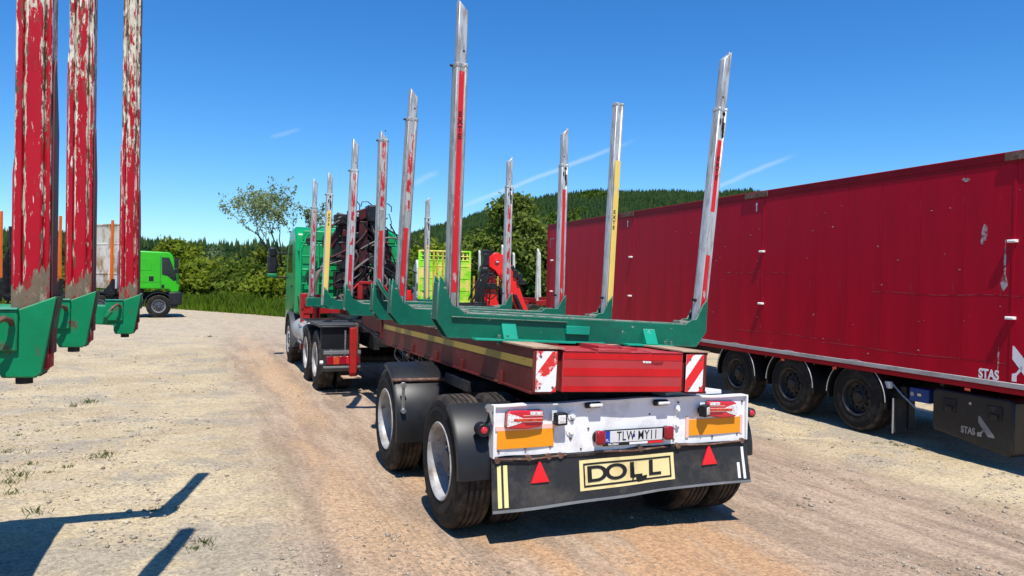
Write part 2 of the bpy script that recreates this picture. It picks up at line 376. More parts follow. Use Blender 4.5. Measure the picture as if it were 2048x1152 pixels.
M['pale_stake'] = pmat('pale_stake', (0.60, 0.60, 0.50), 0.5, col2=(0.36, 0.34, 0.28), scale=6, thr=(.52, .66), stretch=(1, 1, .4), var=.1)
M['blue_paint'] = pmat('blue_paint', (0.008, 0.045, 0.20), 0.45, var=.2)
M['fender_grey'] = pmat('fender_grey', (0.055, 0.058, 0.062), 0.5, col2=(0.10, 0.095, 0.09), scale=5, thr=(.5, .7), var=.15)
M['grey_paint'] = pmat('grey_paint', (0.16, 0.165, 0.17), 0.5, col2=(0.24, 0.23, 0.22), scale=5, thr=(.5, .7), var=.15)
M['grey_mark'] = pmat('grey_mark', (0.20, 0.20, 0.205), 0.5, var=.1)
M['logo_white'] = pmat('logo_white', (0.74, 0.74, 0.75), 0.45, var=.06)
M['bark'] = pmat('bark', (0.055, 0.045, 0.036), 0.85, var=.3, bump=.4, bscale=20)
M['hose'] = pmat('hose', (0.014, 0.014, 0.015), 0.45, var=.25)
M['hose_grey'] = pmat('hose_grey', (0.16, 0.135, 0.12), 0.5, var=.2)
def peel_material(name):
    """Red paint flaking off a cream primer, worst along the pressed ridges and towards the top."""
    mt = bpy.data.materials.new(name); n, l = nodes_of(mt); p = n['Principled BSDF']
    tc = n.new('ShaderNodeTexCoord'); sp = n.new('ShaderNodeSeparateXYZ'); l.new(tc.outputs['Object'], sp.inputs[0])
    oi = n.new('ShaderNodeObjectInfo')
    def m_(o, a, b=0.0, c=0.0):
        x = n.new('ShaderNodeMath'); x.operation = o
        for i, q in enumerate((a, b, c)):
            if isinstance(q, (int, float)): x.inputs[i].default_value = q
            else: l.new(q, x.inputs[i])
        return x.outputs[0]
    def noise(sc, st, off, d=9, r=.68):
        mp = n.new('ShaderNodeMapping'); mp.inputs['Scale'].default_value = st
        cb = n.new('ShaderNodeCombineXYZ'); l.new(m_('MULTIPLY', oi.outputs['Random'], 37.0), cb.inputs[0]); cb.inputs[1].default_value = off
        l.new(tc.outputs['Object'], mp.inputs['Vector']); l.new(cb.outputs[0], mp.inputs['Location'])
        z = n.new('ShaderNodeTexNoise'); z.inputs['Scale'].default_value = sc; z.inputs['Detail'].default_value = d; z.inputs['Roughness'].default_value = r; z.inputs['Distortion'].default_value = .4
        l.new(mp.outputs[0], z.inputs['Vector']); return z.outputs['Fac']
    def rmp(src, a, b):
        r = n.new('ShaderNodeMapRange'); r.inputs['From Min'].default_value = a; r.inputs['From Max'].default_value = b; l.new(src, r.inputs['Value']); return r.outputs[0]
    def mix(f, a, b):
        x = n.new('ShaderNodeMix'); x.data_type = 'RGBA'; l.new(f, x.inputs['Factor'])
        for k_, q in (('A', a), ('B', b)):
            if isinstance(q, tuple): x.inputs[k_].default_value = (*q, 1)
            else: l.new(q, x.inputs[k_])
        return x.outputs['Result']
    ridge = None
    for xc, w_ in ((-.0515, .007), (-.0215, .010), (.033, .011), (.0535, .005)):
        g = m_('SUBTRACT', 1.0, rmp(m_('ABSOLUTE', m_('SUBTRACT', sp.outputs[0], xc)), 0.0, w_))
        ridge = g if ridge is None else m_('MAXIMUM', ridge, g)
    zz = m_('MULTIPLY_ADD', sp.outputs[2], .115, -.115 * 2.62)
    w1 = m_('ADD', m_('ADD', noise(19, (2.2, 2.2, .42), 2.0, 12, .74), zz), m_('MULTIPLY', ridge, .14))
    base = mix(rmp(noise(5, (1, 1, .5), 8.0), .35, .65), (0.34, 0.004, 0.014), (0.43, 0.007, 0.02))
    prim = mix(rmp(noise(16, (2, 2, .5), 5.0), .40, .62), (0.70, 0.66, 0.55), (0.50, 0.44, 0.33))
    c = mix(rmp(w1, .562, .576), base, prim)
    w2 = m_('ADD', m_('ADD', noise(22, (2.4, 2.4, .45), 11.0), m_('MULTIPLY', ridge, .10)), m_('MULTIPLY', zz, .5))
    c = mix(rmp(w2, .585, .63), c, (0.13, 0.07, 0.04))
    # thin scratches
    c = mix(rmp(noise(40, (1.2, 1.2, .16), 17.0, 4, .5), .70, .72), c, (0.72, 0.68, 0.60))
    l.new(c, p.inputs['Base Color']); p.inputs['Roughness'].default_value = .5; p.inputs['Specular IOR Level'].default_value = .2
    bp = n.new('ShaderNodeBump'); bp.inputs['Strength'].default_value = .35; bp.inputs['Distance'].default_value = .002; l.new(rmp(w1, .55, .6), bp.inputs['Height']); l.new(bp.outputs[0], p.inputs['Normal'])
    return mt
M['peel_red'] = peel_material('peel_red')
M['peel_white'] = pmat('peel_white', (0.66, 0.61, 0.50), 0.5, col2=(0.40, 0.012, 0.028), scale=5.5, thr=(.545, .575), stretch=(2.6, 2.6, .55), col3=(0.16, 0.075, 0.04), scale3=14, thr3=(.60, .64), stretch3=(3, 3, .5), var=.1, bump=.08, bscale=40)
M['scar'] = pmat('scar', (0.42, 0.36, 0.36), 0.5, col2=(0.3, 0.05, 0.06), scale=14, thr=(.5, .55), var=.2)
M['pale_scratch'] = pmat('pale_scratch', (0.34, 0.08, 0.09), 0.5, col2=(0.245, 0.004, 0.016), scale=5, thr=(.48, .52), var=.2)
M['mud'] = pmat('mud', (0.17, 0.125, 0.085), 0.9, spec=.1, col2=(0.28, 0.03, 0.03), scale=14, thr=(.54, .58), stretch=(1.5, 1.5, .6), col3=(0.33, 0.27, 0.20), scale3=22, thr3=(.55, .63), var=.35, bump=.3, bscale=40)
M['shaded_side'] = pmat('shaded_side', (0.10, 0.02, 0.025), 0.5, col2=(0.06, 0.04, 0.03), scale=8, thr=(.5, .6), stretch=(1, 1, .5), var=.2)  # darker red for the right-hand plates, their shade painted into the colour

# ------------------------------------------------------------------ ground
EDGE_A, EDGE_B = Vector((-19.6, 42.5)), Vector((-11.7, 37.0))     # edge of the meadow
def edge_y(x):
    return np.maximum(37.0 - (x + 11.7) * 0.696, 31.0)

def ground_material():
    mt = bpy.data.materials.new('yard_ground'); n, l = nodes_of(mt); p = n['Principled BSDF']
    p.inputs['Roughness'].default_value = 0.95; p.inputs['Specular IOR Level'].default_value = 0.15
    tc = n.new('ShaderNodeTexCoord'); P = tc.outputs['Object']
    def dot(vec, off):
        d = n.new('ShaderNodeVectorMath'); d.operation = 'DOT_PRODUCT'; d.inputs[1].default_value = vec; l.new(P, d.inputs[0])
        a = n.new('ShaderNodeMath'); a.operation = 'SUBTRACT'; a.inputs[1].default_value = off; l.new(d.outputs['Value'], a.inputs[0]); return a.outputs[0]
    u = dot(T.X, T.O.dot(T.X)); v = dot(T.F, T.O.dot(T.F))
    uv = n.new('ShaderNodeCombineXYZ'); l.new(u, uv.inputs[0]); l.new(v, uv.inputs[1])
    def noise(src, sc, st=(1, 1, 1), detail=8, rgh=.65, off=0):
        mp = n.new('ShaderNodeMapping'); mp.inputs['Scale'].default_value = st; mp.inputs['Location'].default_value = (off, off * 2, 0); l.new(src, mp.inputs[0])
        z = n.new('ShaderNodeTexNoise'); z.inputs['Scale'].default_value = sc; z.inputs['Detail'].default_value = detail; z.inputs['Roughness'].default_value = rgh
        l.new(mp.outputs[0], z.inputs['Vector']); return z.outputs['Fac']
    def rng_(src, a, b, c=0., d=1., sm=True):
        r = n.new('ShaderNodeMapRange'); r.interpolation_type = 'SMOOTHSTEP' if sm else 'LINEAR'
        for k_, q in (('From Min', a), ('From Max', b), ('To Min', c), ('To Max', d)): r.inputs[k_].default_value = q
        l.new(src, r.inputs['Value']); return r.outputs[0]
    def op(o, a, b):
        x = n.new('ShaderNodeMath'); x.operation = o
        for i, q in enumerate((a, b)):
            if isinstance(q, (int, float)): x.inputs[i].default_value = q
            else: l.new(q, x.inputs[i])
        return x.outputs[0]
    def mix(f, a, b, mode='MIX'):
        x = n.new('ShaderNodeMix'); x.data_type = 'RGBA'; x.blend_type = mode
        if isinstance(f, float): x.inputs['Factor'].default_value = f
        else: l.new(f, x.inputs['Factor'])
        for k_, q in (('A', a), ('B', b)):
            if isinstance(q, tuple): x.inputs[k_].default_value = (*q, 1)
            else: l.new(q, x.inputs[k_])
        return x.outputs['Result']
    wob = op('MULTIPLY', op('SUBTRACT', noise(uv.outputs[0], .55, (1, .35, 1), 4), .5), 1.6)
    uw = op('ADD', u, wob)
    # pale sandy yard with cream crust and grey gravel patches
    c = mix(rng_(noise(P, .55, detail=6), .38, .62), (0.43, 0.335, 0.205), (0.53, 0.43, 0.27))
    c = mix(rng_(noise(P, 1.7, off=5), .5, .62), c, (0.47, 0.385, 0.262))
    c = mix(op('MULTIPLY', rng_(noise(P, .8, off=9), .50, .60), .8), c, (0.34, 0.295, 0.225))
    c = mix(op('MULTIPLY', rng_(noise(P, 2.4, (.5, 1.6, 1), off=31), .56, .64), .55), c, (0.58, 0.48, 0.305))
    # the driven lanes: pinkish brown, streaked along the driving direction
    st1 = noise(uv.outputs[0], 2.6, (1, .14, 1), 7, .7, 2)
    lane = op('MULTIPLY', rng_(uw, -3.0, -1.9), rng_(uw, 3.5, 4.9, 1, 0))
    lanec = mix(rng_(st1, .38, .60), (0.27, 0.188, 0.132), (0.44, 0.325, 0.228))
    c = mix(op('MULTIPLY', lane, rng_(st1, .25, .5, .55, .95)), c, lanec)
    # orange clay band under the trailer, and its left neighbour in the wheel track
    band = op('MULTIPLY', rng_(uw, -1.35, -.85), rng_(uw, .75, 1.25, 1, 0))
    band = op('MULTIPLY', band, rng_(v, 5.5, 1.0))
    band = op('MULTIPLY', band, rng_(noise(uv.outputs[0], 1.6, (1, .22, 1), 6, .6, 7), .34, .52))
    c = mix(op('MULTIPLY', band, .9), c, (0.47, 0.285, 0.155))
    band2 = op('MULTIPLY', rng_(uw, -2.15, -1.85), rng_(uw, -1.6, -1.3, 1, 0))
    c = mix(op('MULTIPLY', op('MULTIPLY', band2, rng_(noise(uv.outputs[0], 1.3, (1, .2, 1), 6, .6, 12), .35, .55)), .75), c, (0.50, 0.33, 0.195))
    # tyre tread prints
    wv = n.new('ShaderNodeTexWave'); wv.wave_type = 'BANDS'; wv.bands_direction = 'X'; wv.inputs['Scale'].default_value = 5.5; wv.inputs['Distortion'].default_value = 1.2
    wv.inputs['Detail'].default_value = 2; l.new(uv.outputs[0], wv.inputs['Vector'])
    prints = op('MULTIPLY', rng_(wv.outputs['Fac'], .0, .25, 1, 0), op('MULTIPLY', lane, rng_(noise(uv.outputs[0], .9, (1, .1, 1), 4, .5, 21), .50, .58)))
    c = mix(op('MULTIPLY', op('MULTIPLY', prints, rng_(v, 5, 1)), .28), c, (0.20, 0.135, 0.095))
    # grey-white gravel far across the yard
    far = rng_(v, 12, 26)
    c = mix(op('MULTIPLY', far, .75), c, mix(rng_(noise(P, 3.5), .4, .6), (0.41, 0.335, 0.24), (0.50, 0.425, 0.315)))
    # gravel grain
    vo = n.new('ShaderNodeTexVoronoi'); vo.inputs['Scale'].default_value = 46; l.new(P, vo.inputs['Vector'])
    gr = n.new('ShaderNodeSeparateColor'); l.new(vo.outputs['Color'], gr.inputs[0])
    c = mix(.42, c, mix(1.0, c, rng_(gr.outputs[0], 0, 1, .42, 1.48, False), 'MULTIPLY'))
    fine = noise(P, 130, detail=5, rgh=.75)
    c = mix(1.0, c, rng_(fine, .30, .70, .60, 1.36, False), 'MULTIPLY')
    c = mix(op('MULTIPLY', rng_(noise(P, 24, off=3, detail=5), .57, .64), .7), c, (0.17, 0.135, 0.10))
    # meadow soil under the far grass
    gnd_n = n.new('ShaderNodeSeparateXYZ'); l.new(P, gnd_n.inputs[0])
    ey = op('MAXIMUM', op('SUBTRACT', 37.0, op('MULTIPLY', op('ADD', gnd_n.outputs[0], 11.7), .696)), 31.0)
    mead = rng_(op('ADD', op('SUBTRACT', gnd_n.outputs[1], ey), op('SUBTRACT', noise(P, 1.2), .5)), 0, .8)
    c = mix(mead, c, mix(noise(P, .3), (0.035, 0.075, 0.012), (0.06, 0.10, 0.02)))
    l.new(c, p.inputs['Base Color'])
    bp = n.new('ShaderNodeBump'); bp.inputs['Strength'].default_value = .55; bp.inputs['Distance'].default_value = .02
    hh = op('ADD', op('MULTIPLY', fine, .5), op('ADD', op('MULTIPLY', gr.outputs[1], .5), op('MULTIPLY', noise(P, 14, off=4), 1.2)))
    l.new(hh, bp.inputs['Height']); l.new(bp.outputs[0], p.inputs['Normal'])
    return mt
M['ground'] = ground_material()

def vnoise(x, y, s, seed=0):
    """Cheap smooth value noise on arrays."""
    x = x / s + seed * 17.3; y = y / s + seed * 5.1
    xi, yi = np.floor(x).astype(int), np.floor(y).astype(int); xf, yf = x - xi, y - yi
    def h(a, b):
        q = (a * 374761393 + b * 668265263 + seed * 1442695) & 0x7fffffff
        q = (q ^ (q >> 13)) * 1274126177 & 0x7fffffff
        return ((q ^ (q >> 16)) & 0xffff) / 65535.0
    a, b, c, d = h(xi, yi), h(xi + 1, yi), h(xi, yi + 1), h(xi + 1, yi + 1)
    xf = xf * xf * (3 - 2 * xf); yf = yf * yf * (3 - 2 * yf)
    return (a * (1 - xf) + b * xf) * (1 - yf) + (c * (1 - xf) + d * xf) * yf
def ground_micro(x, y):
    """Small lumps and shallow ruts of the near yard."""
    r = np.hypot(x, y); k = smooth(r, 40, 22)
    dx, dy = x - T.O.x, y - T.O.y
    u = dx * T.X.x + dy * T.X.y; v = dx * T.F.x + dy * T.F.y
    z = (vnoise(x, y, .9, 1) - .5) * .03 + (vnoise(x, y, .28, 2) - .5) * .016 + (vnoise(x, y, .1, 3) - .5) * .008
    rut = (vnoise(u, v * .12, .16, 5) - .5) * .016 * smooth(u, -3, -1.5) * smooth(u, 4.6, 3.2)
    # keep the contact strips of wheels flat
    flat = 1 - .9 * np.exp(-((u + 1.2) / .35) ** 2) * smooth(v, -.4, .2) - .9 * np.exp(-((u - .85) / .35) ** 2) * smooth(v, -.4, .2)
    return (z * flat + rut) * k - .004

def polar_sheet():
    th = np.concatenate([np.linspace(-180, -44, 60, endpoint=False), np.linspace(-44, 44, 420, endpoint=False), np.linspace(44, 180, 60, endpoint=False)])
    th = np.radians(th); rr = np.concatenate([[0.4], np.geomspace(1.5, 40, 300), np.geomspace(44, 2600, 40)])
    R_, A_ = np.meshgrid(rr, th, indexing='ij')
    x = np.sin(A_) * R_; y = np.cos(A_) * R_
    z = gz(x, y) + ground_micro(x, y)
    nr, nt = R_.shape
    vv = np.stack([x, y, z], -1).reshape(-1, 3)
    i, j = np.meshgrid(np.arange(nr - 1), np.arange(nt), indexing='ij'); jn = (j + 1) % nt
    ff = np.stack([i * nt + j, i * nt + jn, (i + 1) * nt + jn, (i + 1) * nt + j], -1).reshape(-1, 4)[:, ::-1]
    c = len(vv); vv = np.vstack([vv, [[0, 0, float(z[0].mean())]]])
    return vv, ff
vv, ff = polar_sheet()
ground = put('ground', fast_mesh('ground', vv, ff, M['ground'], True))
tag(ground, 'pale sandy gravel yard with pinkish wheel tracks and an orange clay band', kind='structure')

def ground_at(px, py):
    d = pdir(px, py); p = Vector((0, 0, CAM_H)); t = -CAM_H / d.z
    for _ in range(4):
        q = p + d * t; t = (float(gz(q.x, q.y)) - CAM_H) / d.z
    return p + d * t

# loose stones lying on the yard
def stones():
    n = 30000
    dep = rng.uniform(0, 1, n) ** 1.3 * 17 + 3.6
    az = rng.uniform(-.72, .72, n)
    x, y = dep * az, dep
    dn = vnoise(x, y, .8, 11)
    dx, dy = x - T.O.x, y - T.O.y
    u = dx * T.X.x + dy * T.X.y
    edge = ((u > -2.4) & (u < 3.2))
    keep = dn > np.where(edge, .70, .45)
    x, y = x[keep], y[keep]; n = len(x)
    s = rng.lognormal(math.log(.0062), .55, n).clip(.0025, .028)
    oc = np.array([(1, 0, 0), (-1, 0, 0), (0, 1, 0), (0, -1, 0), (0, 0, 1), (0, 0, -1), (.6, .6, .5), (-.6, .6, .4)], float)
    base = oc[:6]
    fs = np.array([(0, 2, 4), (2, 1, 4), (1, 3, 4), (3, 0, 4), (2, 0, 5), (1, 2, 5), (3, 1, 5), (0, 3, 5)])
    vs_ = base[None] * s[:, None, None] * rng.uniform(.55, 1.3, (n, 6, 1)) * np.array([1.2, 1, .7])
    a = rng.uniform(0, 6.28, n); ca, sa = np.cos(a)[:, None], np.sin(a)[:, None]
    X = vs_[..., 0] * ca - vs_[..., 1] * sa; Y = vs_[..., 0] * sa + vs_[..., 1] * ca
    vs_ = np.stack([X + x[:, None], Y + y[:, None], vs_[..., 2] + (gz(x, y) + ground_micro(x, y) + s * .3)[:, None]], -1)
    ff = fs[None] + (np.arange(n) * 6)[:, None, None]
    return vs_.reshape(-1, 3), ff.reshape(-1, 3)
M['stone'] = leafmat('loose_stone', [(.16, .13, .10), (.30, .26, .20), (.40, .35, .28), (.24, .2, .16), (.46, .42, .34)], 0.0)
vv, ff = stones()
tag(put('gravel', fast_mesh('gravel', vv, ff, M['stone'])), 'loose stones scattered over the sandy yard', kind='stuff')

# ------------------------------------------------------------------ grass
M['meadow'] = leafmat('meadow_grass', [(.085, .165, .010), (.12, .22, .014), (.165, .26, .022), (.21, .25, .06)], .5)
M['weed'] = leafmat('weed_green', [(.045, .085, .015), (.08, .12, .025), (.16, .16, .05)], .3)
def blades(x, y, z, h, w, lean):
    n = len(x); a = rng.uniform(0, 6.28, n); b = rng.uniform(0, 6.28, n)
    dx, dy = np.cos(a) * w / 2, np.sin(a) * w / 2; lx, ly = np.cos(b) * lean * h, np.sin(b) * lean * h
    v0 = np.stack([x - dx, y - dy, z], -1); v1 = np.stack([x + dx, y + dy, z], -1)
    v2 = np.stack([x + dx * .6 + lx * .4, y + dy * .6 + ly * .4, z + h * .6], -1); v3 = np.stack([x - dx * .2 + lx, y - dy * .2 + ly, z + h], -1)
    vv = np.stack([v0, v1, v2, v3], 1).reshape(-1, 3); ff = np.arange(4 * n).reshape(n, 4)
    return vv, ff
n = 70000
gx = rng.uniform(-48, 14, n); gy = edge_y(gx) + rng.uniform(0, 1, n) ** 1.2 * 14
gh = (.30 + .55 * vnoise(gx, gy, 1.6, 21) + .25 * rng.uniform(0, 1, n)) * smooth(gy - edge_y(gx), -.8, 1.6)
vv, ff = blades(gx, gy, gz(gx, gy), gh + .12, .05, .3)
tag(put('meadow_grass', fast_mesh('meadow_grass', vv, ff, M['meadow'])), 'tall green meadow grass along the far edge of the yard', kind='stuff')
wx, wy, wh = [], [], []
for px, py, sz in [(175, 806, .12), (148, 812, .09), (190, 842, .04), (200, 917, .09), (212, 910, .06), (15, 965, .08), (42, 952, .09), (130, 937, .06), (18, 988, .08), (72, 1026, .08),
                   (410, 1081, .07), (388, 1093, .06), (300, 855, .04), (232, 873, .03), (155, 875, .03), (115, 880, .03), (60, 930, .06), (100, 945, .05), (25, 940, .05), (90, 985, .04), (270, 905, .03),
                   (420, 674, .1), (395, 672, .06), (1795, 893, .07), (1782, 886, .05), (1840, 899, .06), (1752, 887, .05), (80, 860, .05), (35, 870, .05), (305, 1020, .05), (258, 860, .04), (10, 905, .06), (140, 960, .04), (55, 905, .05)]:
    sz *= .75; c = ground_at(px, py); k = int(18 + 380 * sz)
    r = np.abs(rng.normal(0, sz * 1.0, k)); a = rng.uniform(0, 6.28, k)
    wx += list(c.x + r * np.cos(a) * 1.4); wy += list(c.y + r * np.sin(a)); wh += list(sz * rng.uniform(.35, 1.0, k))
wx, wy, wh = map(np.array, (wx, wy, wh))
vv, ff = blades(wx, wy, gz(wx, wy) + ground_micro(wx, wy) - .005, wh, .006, .75)
tag(put('weeds', fast_mesh('weeds', vv, ff, M['weed'])), 'small tufts of weeds growing in the sandy yard', kind='stuff')

# ------------------------------------------------------------------ hills and forest
RIDGE = [(-900, 470), (-300, 474), (0, 476), (120, 478), (220, 486), (300, 492), (400, 494), (520, 497), (640, 500), (760, 490), (800, 474), (850, 456), (920, 437), (1000, 410),
         (1060, 396), (1120, 385), (1190, 379), (1260, 381), (1340, 379), (1420, 383), (1500, 377), (1560, 388), (1650, 402), (1750, 412), (2048, 425), (2700, 440), (3600, 490)]
rd = [pdir(*q) for q in RIDGE]
r_az = np.array([math.atan2(d.x, d.y) for d in rd]); r_tan = np.array([d.z / math.hypot(d.x, d.y) for d in rd])
def ridge_R(az): return 640 + 120 * smooth(az, -.22, .06)
RB = 125.0
def hill_z(az, t):
    R_ = ridge_R(az); top = CAM_H + R_ * np.interp(az, r_az, r_tan) - 8.0
    s_ = np.where(t < 1, (np.clip(t, 0, 1)) ** 1.25, 1 - .25 * (t - 1))
    return -.4 + (top + .4) * s_
def hill_xyz(az, t, add=0):
    R_ = RB + (ridge_R(az) - RB) * t
    x, y = np.sin(az) * R_, np.cos(az) * R_
    return x, y, hill_z(az, t) + (vnoise(x, y, 60, 31) - .5) * 9 * np.clip(1 - np.abs(t - .5) * 2, 0, 1) + add
az = np.linspace(-1.15, 1.15, 140); tt = np.concatenate([np.linspace(0, 1, 26), [1.08, 1.2, 1.4]])
AZ, TT = np.meshgrid(az, tt, indexing='ij'); x, y, z = hill_xyz(AZ, TT)
na, nt = AZ.shape
i, j = np.meshgrid(np.arange(na - 1), np.arange(nt - 1), indexing='ij')
ff = np.stack([i * nt + j, i * nt + j + 1, (i + 1) * nt + j + 1, (i + 1) * nt + j], -1).reshape(-1, 4)[:, ::-1]
M['hill'] = pmat('hill_ground', (0.030, 0.052, 0.016), .9, col2=(0.05, 0.08, 0.02), scale=.02, thr=(.45, .6), spec=.1)
tag(put('hill', fast_mesh('hill', np.stack([x, y, z], -1).reshape(-1, 3), ff, M['hill'], True)), 'long forested hillside behind the yard', kind='structure')
def forest(n, zone, hmin, hmax):
    a = rng.uniform(-.86, .62, n); t = np.sqrt(rng.uniform(.05, 1.04, n))
    k = zone(a, t); a, t = a[k], t[k]; n = len(a)
    x, y, z = hill_xyz(a, t); h = rng.uniform(hmin, hmax, n); return x, y, z - .4, h, n
tiers = [(.02, .21, .52), (.24, .175, .70), (.46, .125, .86), (.66, .075, 1.0)]
S6 = 6
tv, tf = [], []
for z0, r0, z1 in tiers:
    b = len(tv)
    for k in range(S6): tv.append((r0 * math.cos(k * 2 * math.pi / S6) , r0 * math.sin(k * 2 * math.pi / S6), z0 + (.035 if k % 2 else -.02)))
    tv.append((0, 0, z1)); tf += [(b + k, b + (k + 1) % S6, b + S6) for k in range(S6)]
tv, tf = np.array(tv), np.array(tf)
def decid(a, t): return ((vnoise(a * 60, t * 8, 2.2, 41) + (1 - t) * .55) > .88) & (a > -.20) & (t < .55)
x, y, z, h, n = forest(38000, lambda a, t: (~decid(a, t)) | (t > .93), 7.0, 11.0)
ang = rng.uniform(0, 6.28, n); wd = rng.uniform(.6, 1.0, n)
jit = rng.uniform(.78, 1.22, (n, len(tv), 1)) * np.array([1, 1, 0]) + np.array([0, 0, 1])
V = tv[None] * jit * np.stack([h * wd, h * wd, h], -1)[:, None, :]
ca, sa = np.cos(ang)[:, None], np.sin(ang)[:, None]
V = np.stack([V[..., 0] * ca - V[..., 1] * sa + x[:, None], V[..., 0] * sa + V[..., 1] * ca + y[:, None], V[..., 2] + z[:, None]], -1)
F_ = (tf[None] + (np.arange(n) * len(tv))[:, None, None]).reshape(-1, 3)
M['conifer'] = leafmat('conifer', [(.012, .028, .011), (.017, .037, .014), (.025, .047, .017), (.036, .060, .020)], .1)
tag(put('conifer_forest', fast_mesh('conifer_forest', V.reshape(-1, 3), F_, M['conifer'])), 'dark spruce forest covering the hill', kind='stuff')
def leaf_quads(c, s, up=0.8):
    """Randomly turned leaf faces; c (n,3), s (n,)."""
    n = len(c); d = rng.normal(0, 1, (n, 3)); d[:, 2] += up; d /= np.linalg.norm(d, axis=1)[:, None]
    r = rng.normal(0, 1, (n, 3)); a = np.cross(d, r); a /= np.linalg.norm(a, axis=1)[:, None] + 1e-9; b = np.cross(d, a)
    a *= (s * .5)[:, None]; b *= (s * .85)[:, None]
    vv = np.stack([c - b, c + a - b * .1, c + b, c - a - b * .1], 1).reshape(-1, 3)
    return vv, np.arange(4 * n).reshape(n, 4)
x, y, z, h, n = forest(3600, decid, 7, 11)
# one bright young stand high on the slope
ex = pdir(1195, 430); eaz = math.atan2(ex.x, ex.y)
a2 = eaz + rng.normal(0, .011, 60); t2 = .82 + rng.normal(0, .035, 60)
x2, y2, z2 = hill_xyz(a2, t2); x = np.r_[x, x2]; y = np.r_[y, y2]; z = np.r_[z, z2]; h = np.r_[h, rng.uniform(10, 13, 60)]; n = len(x)
k = 46
cc = rng.normal(0, 1, (n, k, 3)); cc /= np.linalg.norm(cc, axis=2)[..., None]; cc *= rng.uniform(.55, 1.0, (n, k, 1))
cc = cc * np.stack([h * .42, h * .42, h * .42], -1)[:, None, :] + np.stack([x, y, z + h * .55], -1)[:, None, :]
vv, ff = leaf_quads(cc.reshape(-1, 3), rng.uniform(1.1, 2.2, n * k))
M['decid_far'] = leafmat('broadleaf_far', [(.05, .085, .014), (.07, .115, .018), (.10, .15, .024)], .35)
tag(put('deciduous_wood', fast_mesh('deciduous_wood', vv, ff, M['decid_far'])), 'lighter broadleaf wood in patches on the hillside', kind='stuff')

# ------------------------------------------------------------------ trees and bushes
M['leaf_hedge'] = leafmat('leaf_hedge', [(.12, .17, .012), (.165, .22, .018), (.21, .265, .028), (.28, .31, .055)], .5)
M['leaf_hedge2'] = leafmat('leaf_hedge2', [(.11, .165, .022), (.15, .21, .03), (.20, .25, .045)], .5)
M['leaf_birch'] = leafmat('leaf_birch', [(.10, .15, .022), (.14, .195, .032), (.19, .24, .045), (.26, .29, .09)], .5)
M['leaf_yellow'] = leafmat('leaf_yellow', [(.13, .16, .02), (.18, .21, .025), (.24, .26, .05)], .45)
M['leaf_pale'] = leafmat('leaf_pale', [(.20, .26, .10), (.27, .33, .15), (.36, .40, .22)], .5)

def limb_mb(segs, n=6):
    mb = MB()
    for pts, rs in segs: mb.tube(pts, rs, n, 0, True)
    return mb
def crown_tree(name, label, loc, h, w, nclump, nleaf, ls, mat, group=None, base=.12, trunk_r=.14, seed=1, cone=False, droop=0.0):
    """Trunk with limbs that reach into separate leaf clumps spread through the crown."""
    r = np.random.default_rng(seed)
    h = h * (.80 if name == 'hedge_bush' else .88)
    root = thing(name, label, 'tree' if 'tree' in name or 'birch' in name else 'bush', loc, r.uniform(0, 6.28), group)
    cl = []
    while len(cl) < nclump:
        p = r.uniform(-1, 1, 3)
        q = p[2] * .5 + .5
        rad_ = (math.sin(math.pi * min(1, .18 + q * .80)) ** .6) if not cone else (1.05 - q) ** .8
        if math.hypot(p[0], p[1]) > rad_: continue
        if math.hypot(p[0], p[1]) < rad_ * .35 and q < .6: continue
        cl.append((p[0] * w / 2, p[1] * w / 2, h * (base + (1 - base) * q * .95)))
    cl = np.array(cl)
    segs = [([(0, 0, -.2), (r.normal(0, .04) * h * .1, r.normal(0, .04) * h * .1, h * .35), (r.normal(0, .1), r.normal(0, .1), h * .8)], [trunk_r, trunk_r * .7, trunk_r * .2])]
    for c in cl[::2]:
        zb = max(.1 * h * base, c[2] * .45); segs.append(([(0, 0, zb), (c[0] * .45, c[1] * .45, zb + (c[2] - zb) * .6), tuple(c)], [trunk_r * .38, trunk_r * .22, trunk_r * .06]))
    limb_mb(segs, 5).build('trunk' if 'bush' not in name else 'stem', M['bark'], root)
    per = nleaf // nclump
    sg = w * .5 / max(2.2, nclump ** .42)
    cs = cl[np.repeat(np.arange(nclump), per)] + r.normal(0, 1, (per * nclump, 3)) * np.array([sg, sg, sg * .75]) * np.repeat(r.uniform(.6, 1.15, nclump), per)[:, None]
    if droop: cs[:, 2] -= np.abs(r.normal(0, droop, len(cs))) * (np.hypot(cs[:, 0], cs[:, 1]) / (w / 2))
    cs[:, 2] = np.maximum(cs[:, 2], .05)
    vv, ff = leaf_quads(cs, r.uniform(.6, 1.3, len(cs)) * ls)
    put('crown', fast_mesh('crown', vv, ff, mat), root)
    return root
def gpos(px, depth):
    p = at(px, 560, depth); return (p.x, p.y, float(gz(p.x, p.y)) - .05)
def top_h(px, py, depth):
    p = at(px, py, depth); return p.z - float(gz(p.x, p.y))
def veg(kind, px, py, depth, w, label, ncl, nl, ls, mat, group, **k):
    return crown_tree(kind, label, gpos(px, depth), top_h(px, py, depth), w, ncl, nl, ls, M[mat], group, **k)
HG = 'bushes along the far edge of the yard'
veg('hedge_bush', 20, 505, 52, 5.5, 'dark bush behind the orange stakes at the far left', 26, 5000, .26, 'leaf_hedge2', HG, seed=11)
veg('hedge_bush', 130, 520, 53, 5.0, 'bush showing between the two widest peeling red stakes', 26, 5000, .26, 'leaf_hedge2', HG, seed=12)
veg('hedge_tree', 345, 462, 55, 5.2, 'bushy tree rising just behind the bright green truck cab', 34, 9000, .24, 'leaf_hedge', 'trees along the far edge of the yard', seed=13, cone=True)
veg('hedge_tree', 377, 456, 57, 3.6, 'slim pointed tree to the right of the bright green truck cab', 24, 6000, .22, 'leaf_hedge', 'trees along the far edge of the yard', seed=14, cone=True)
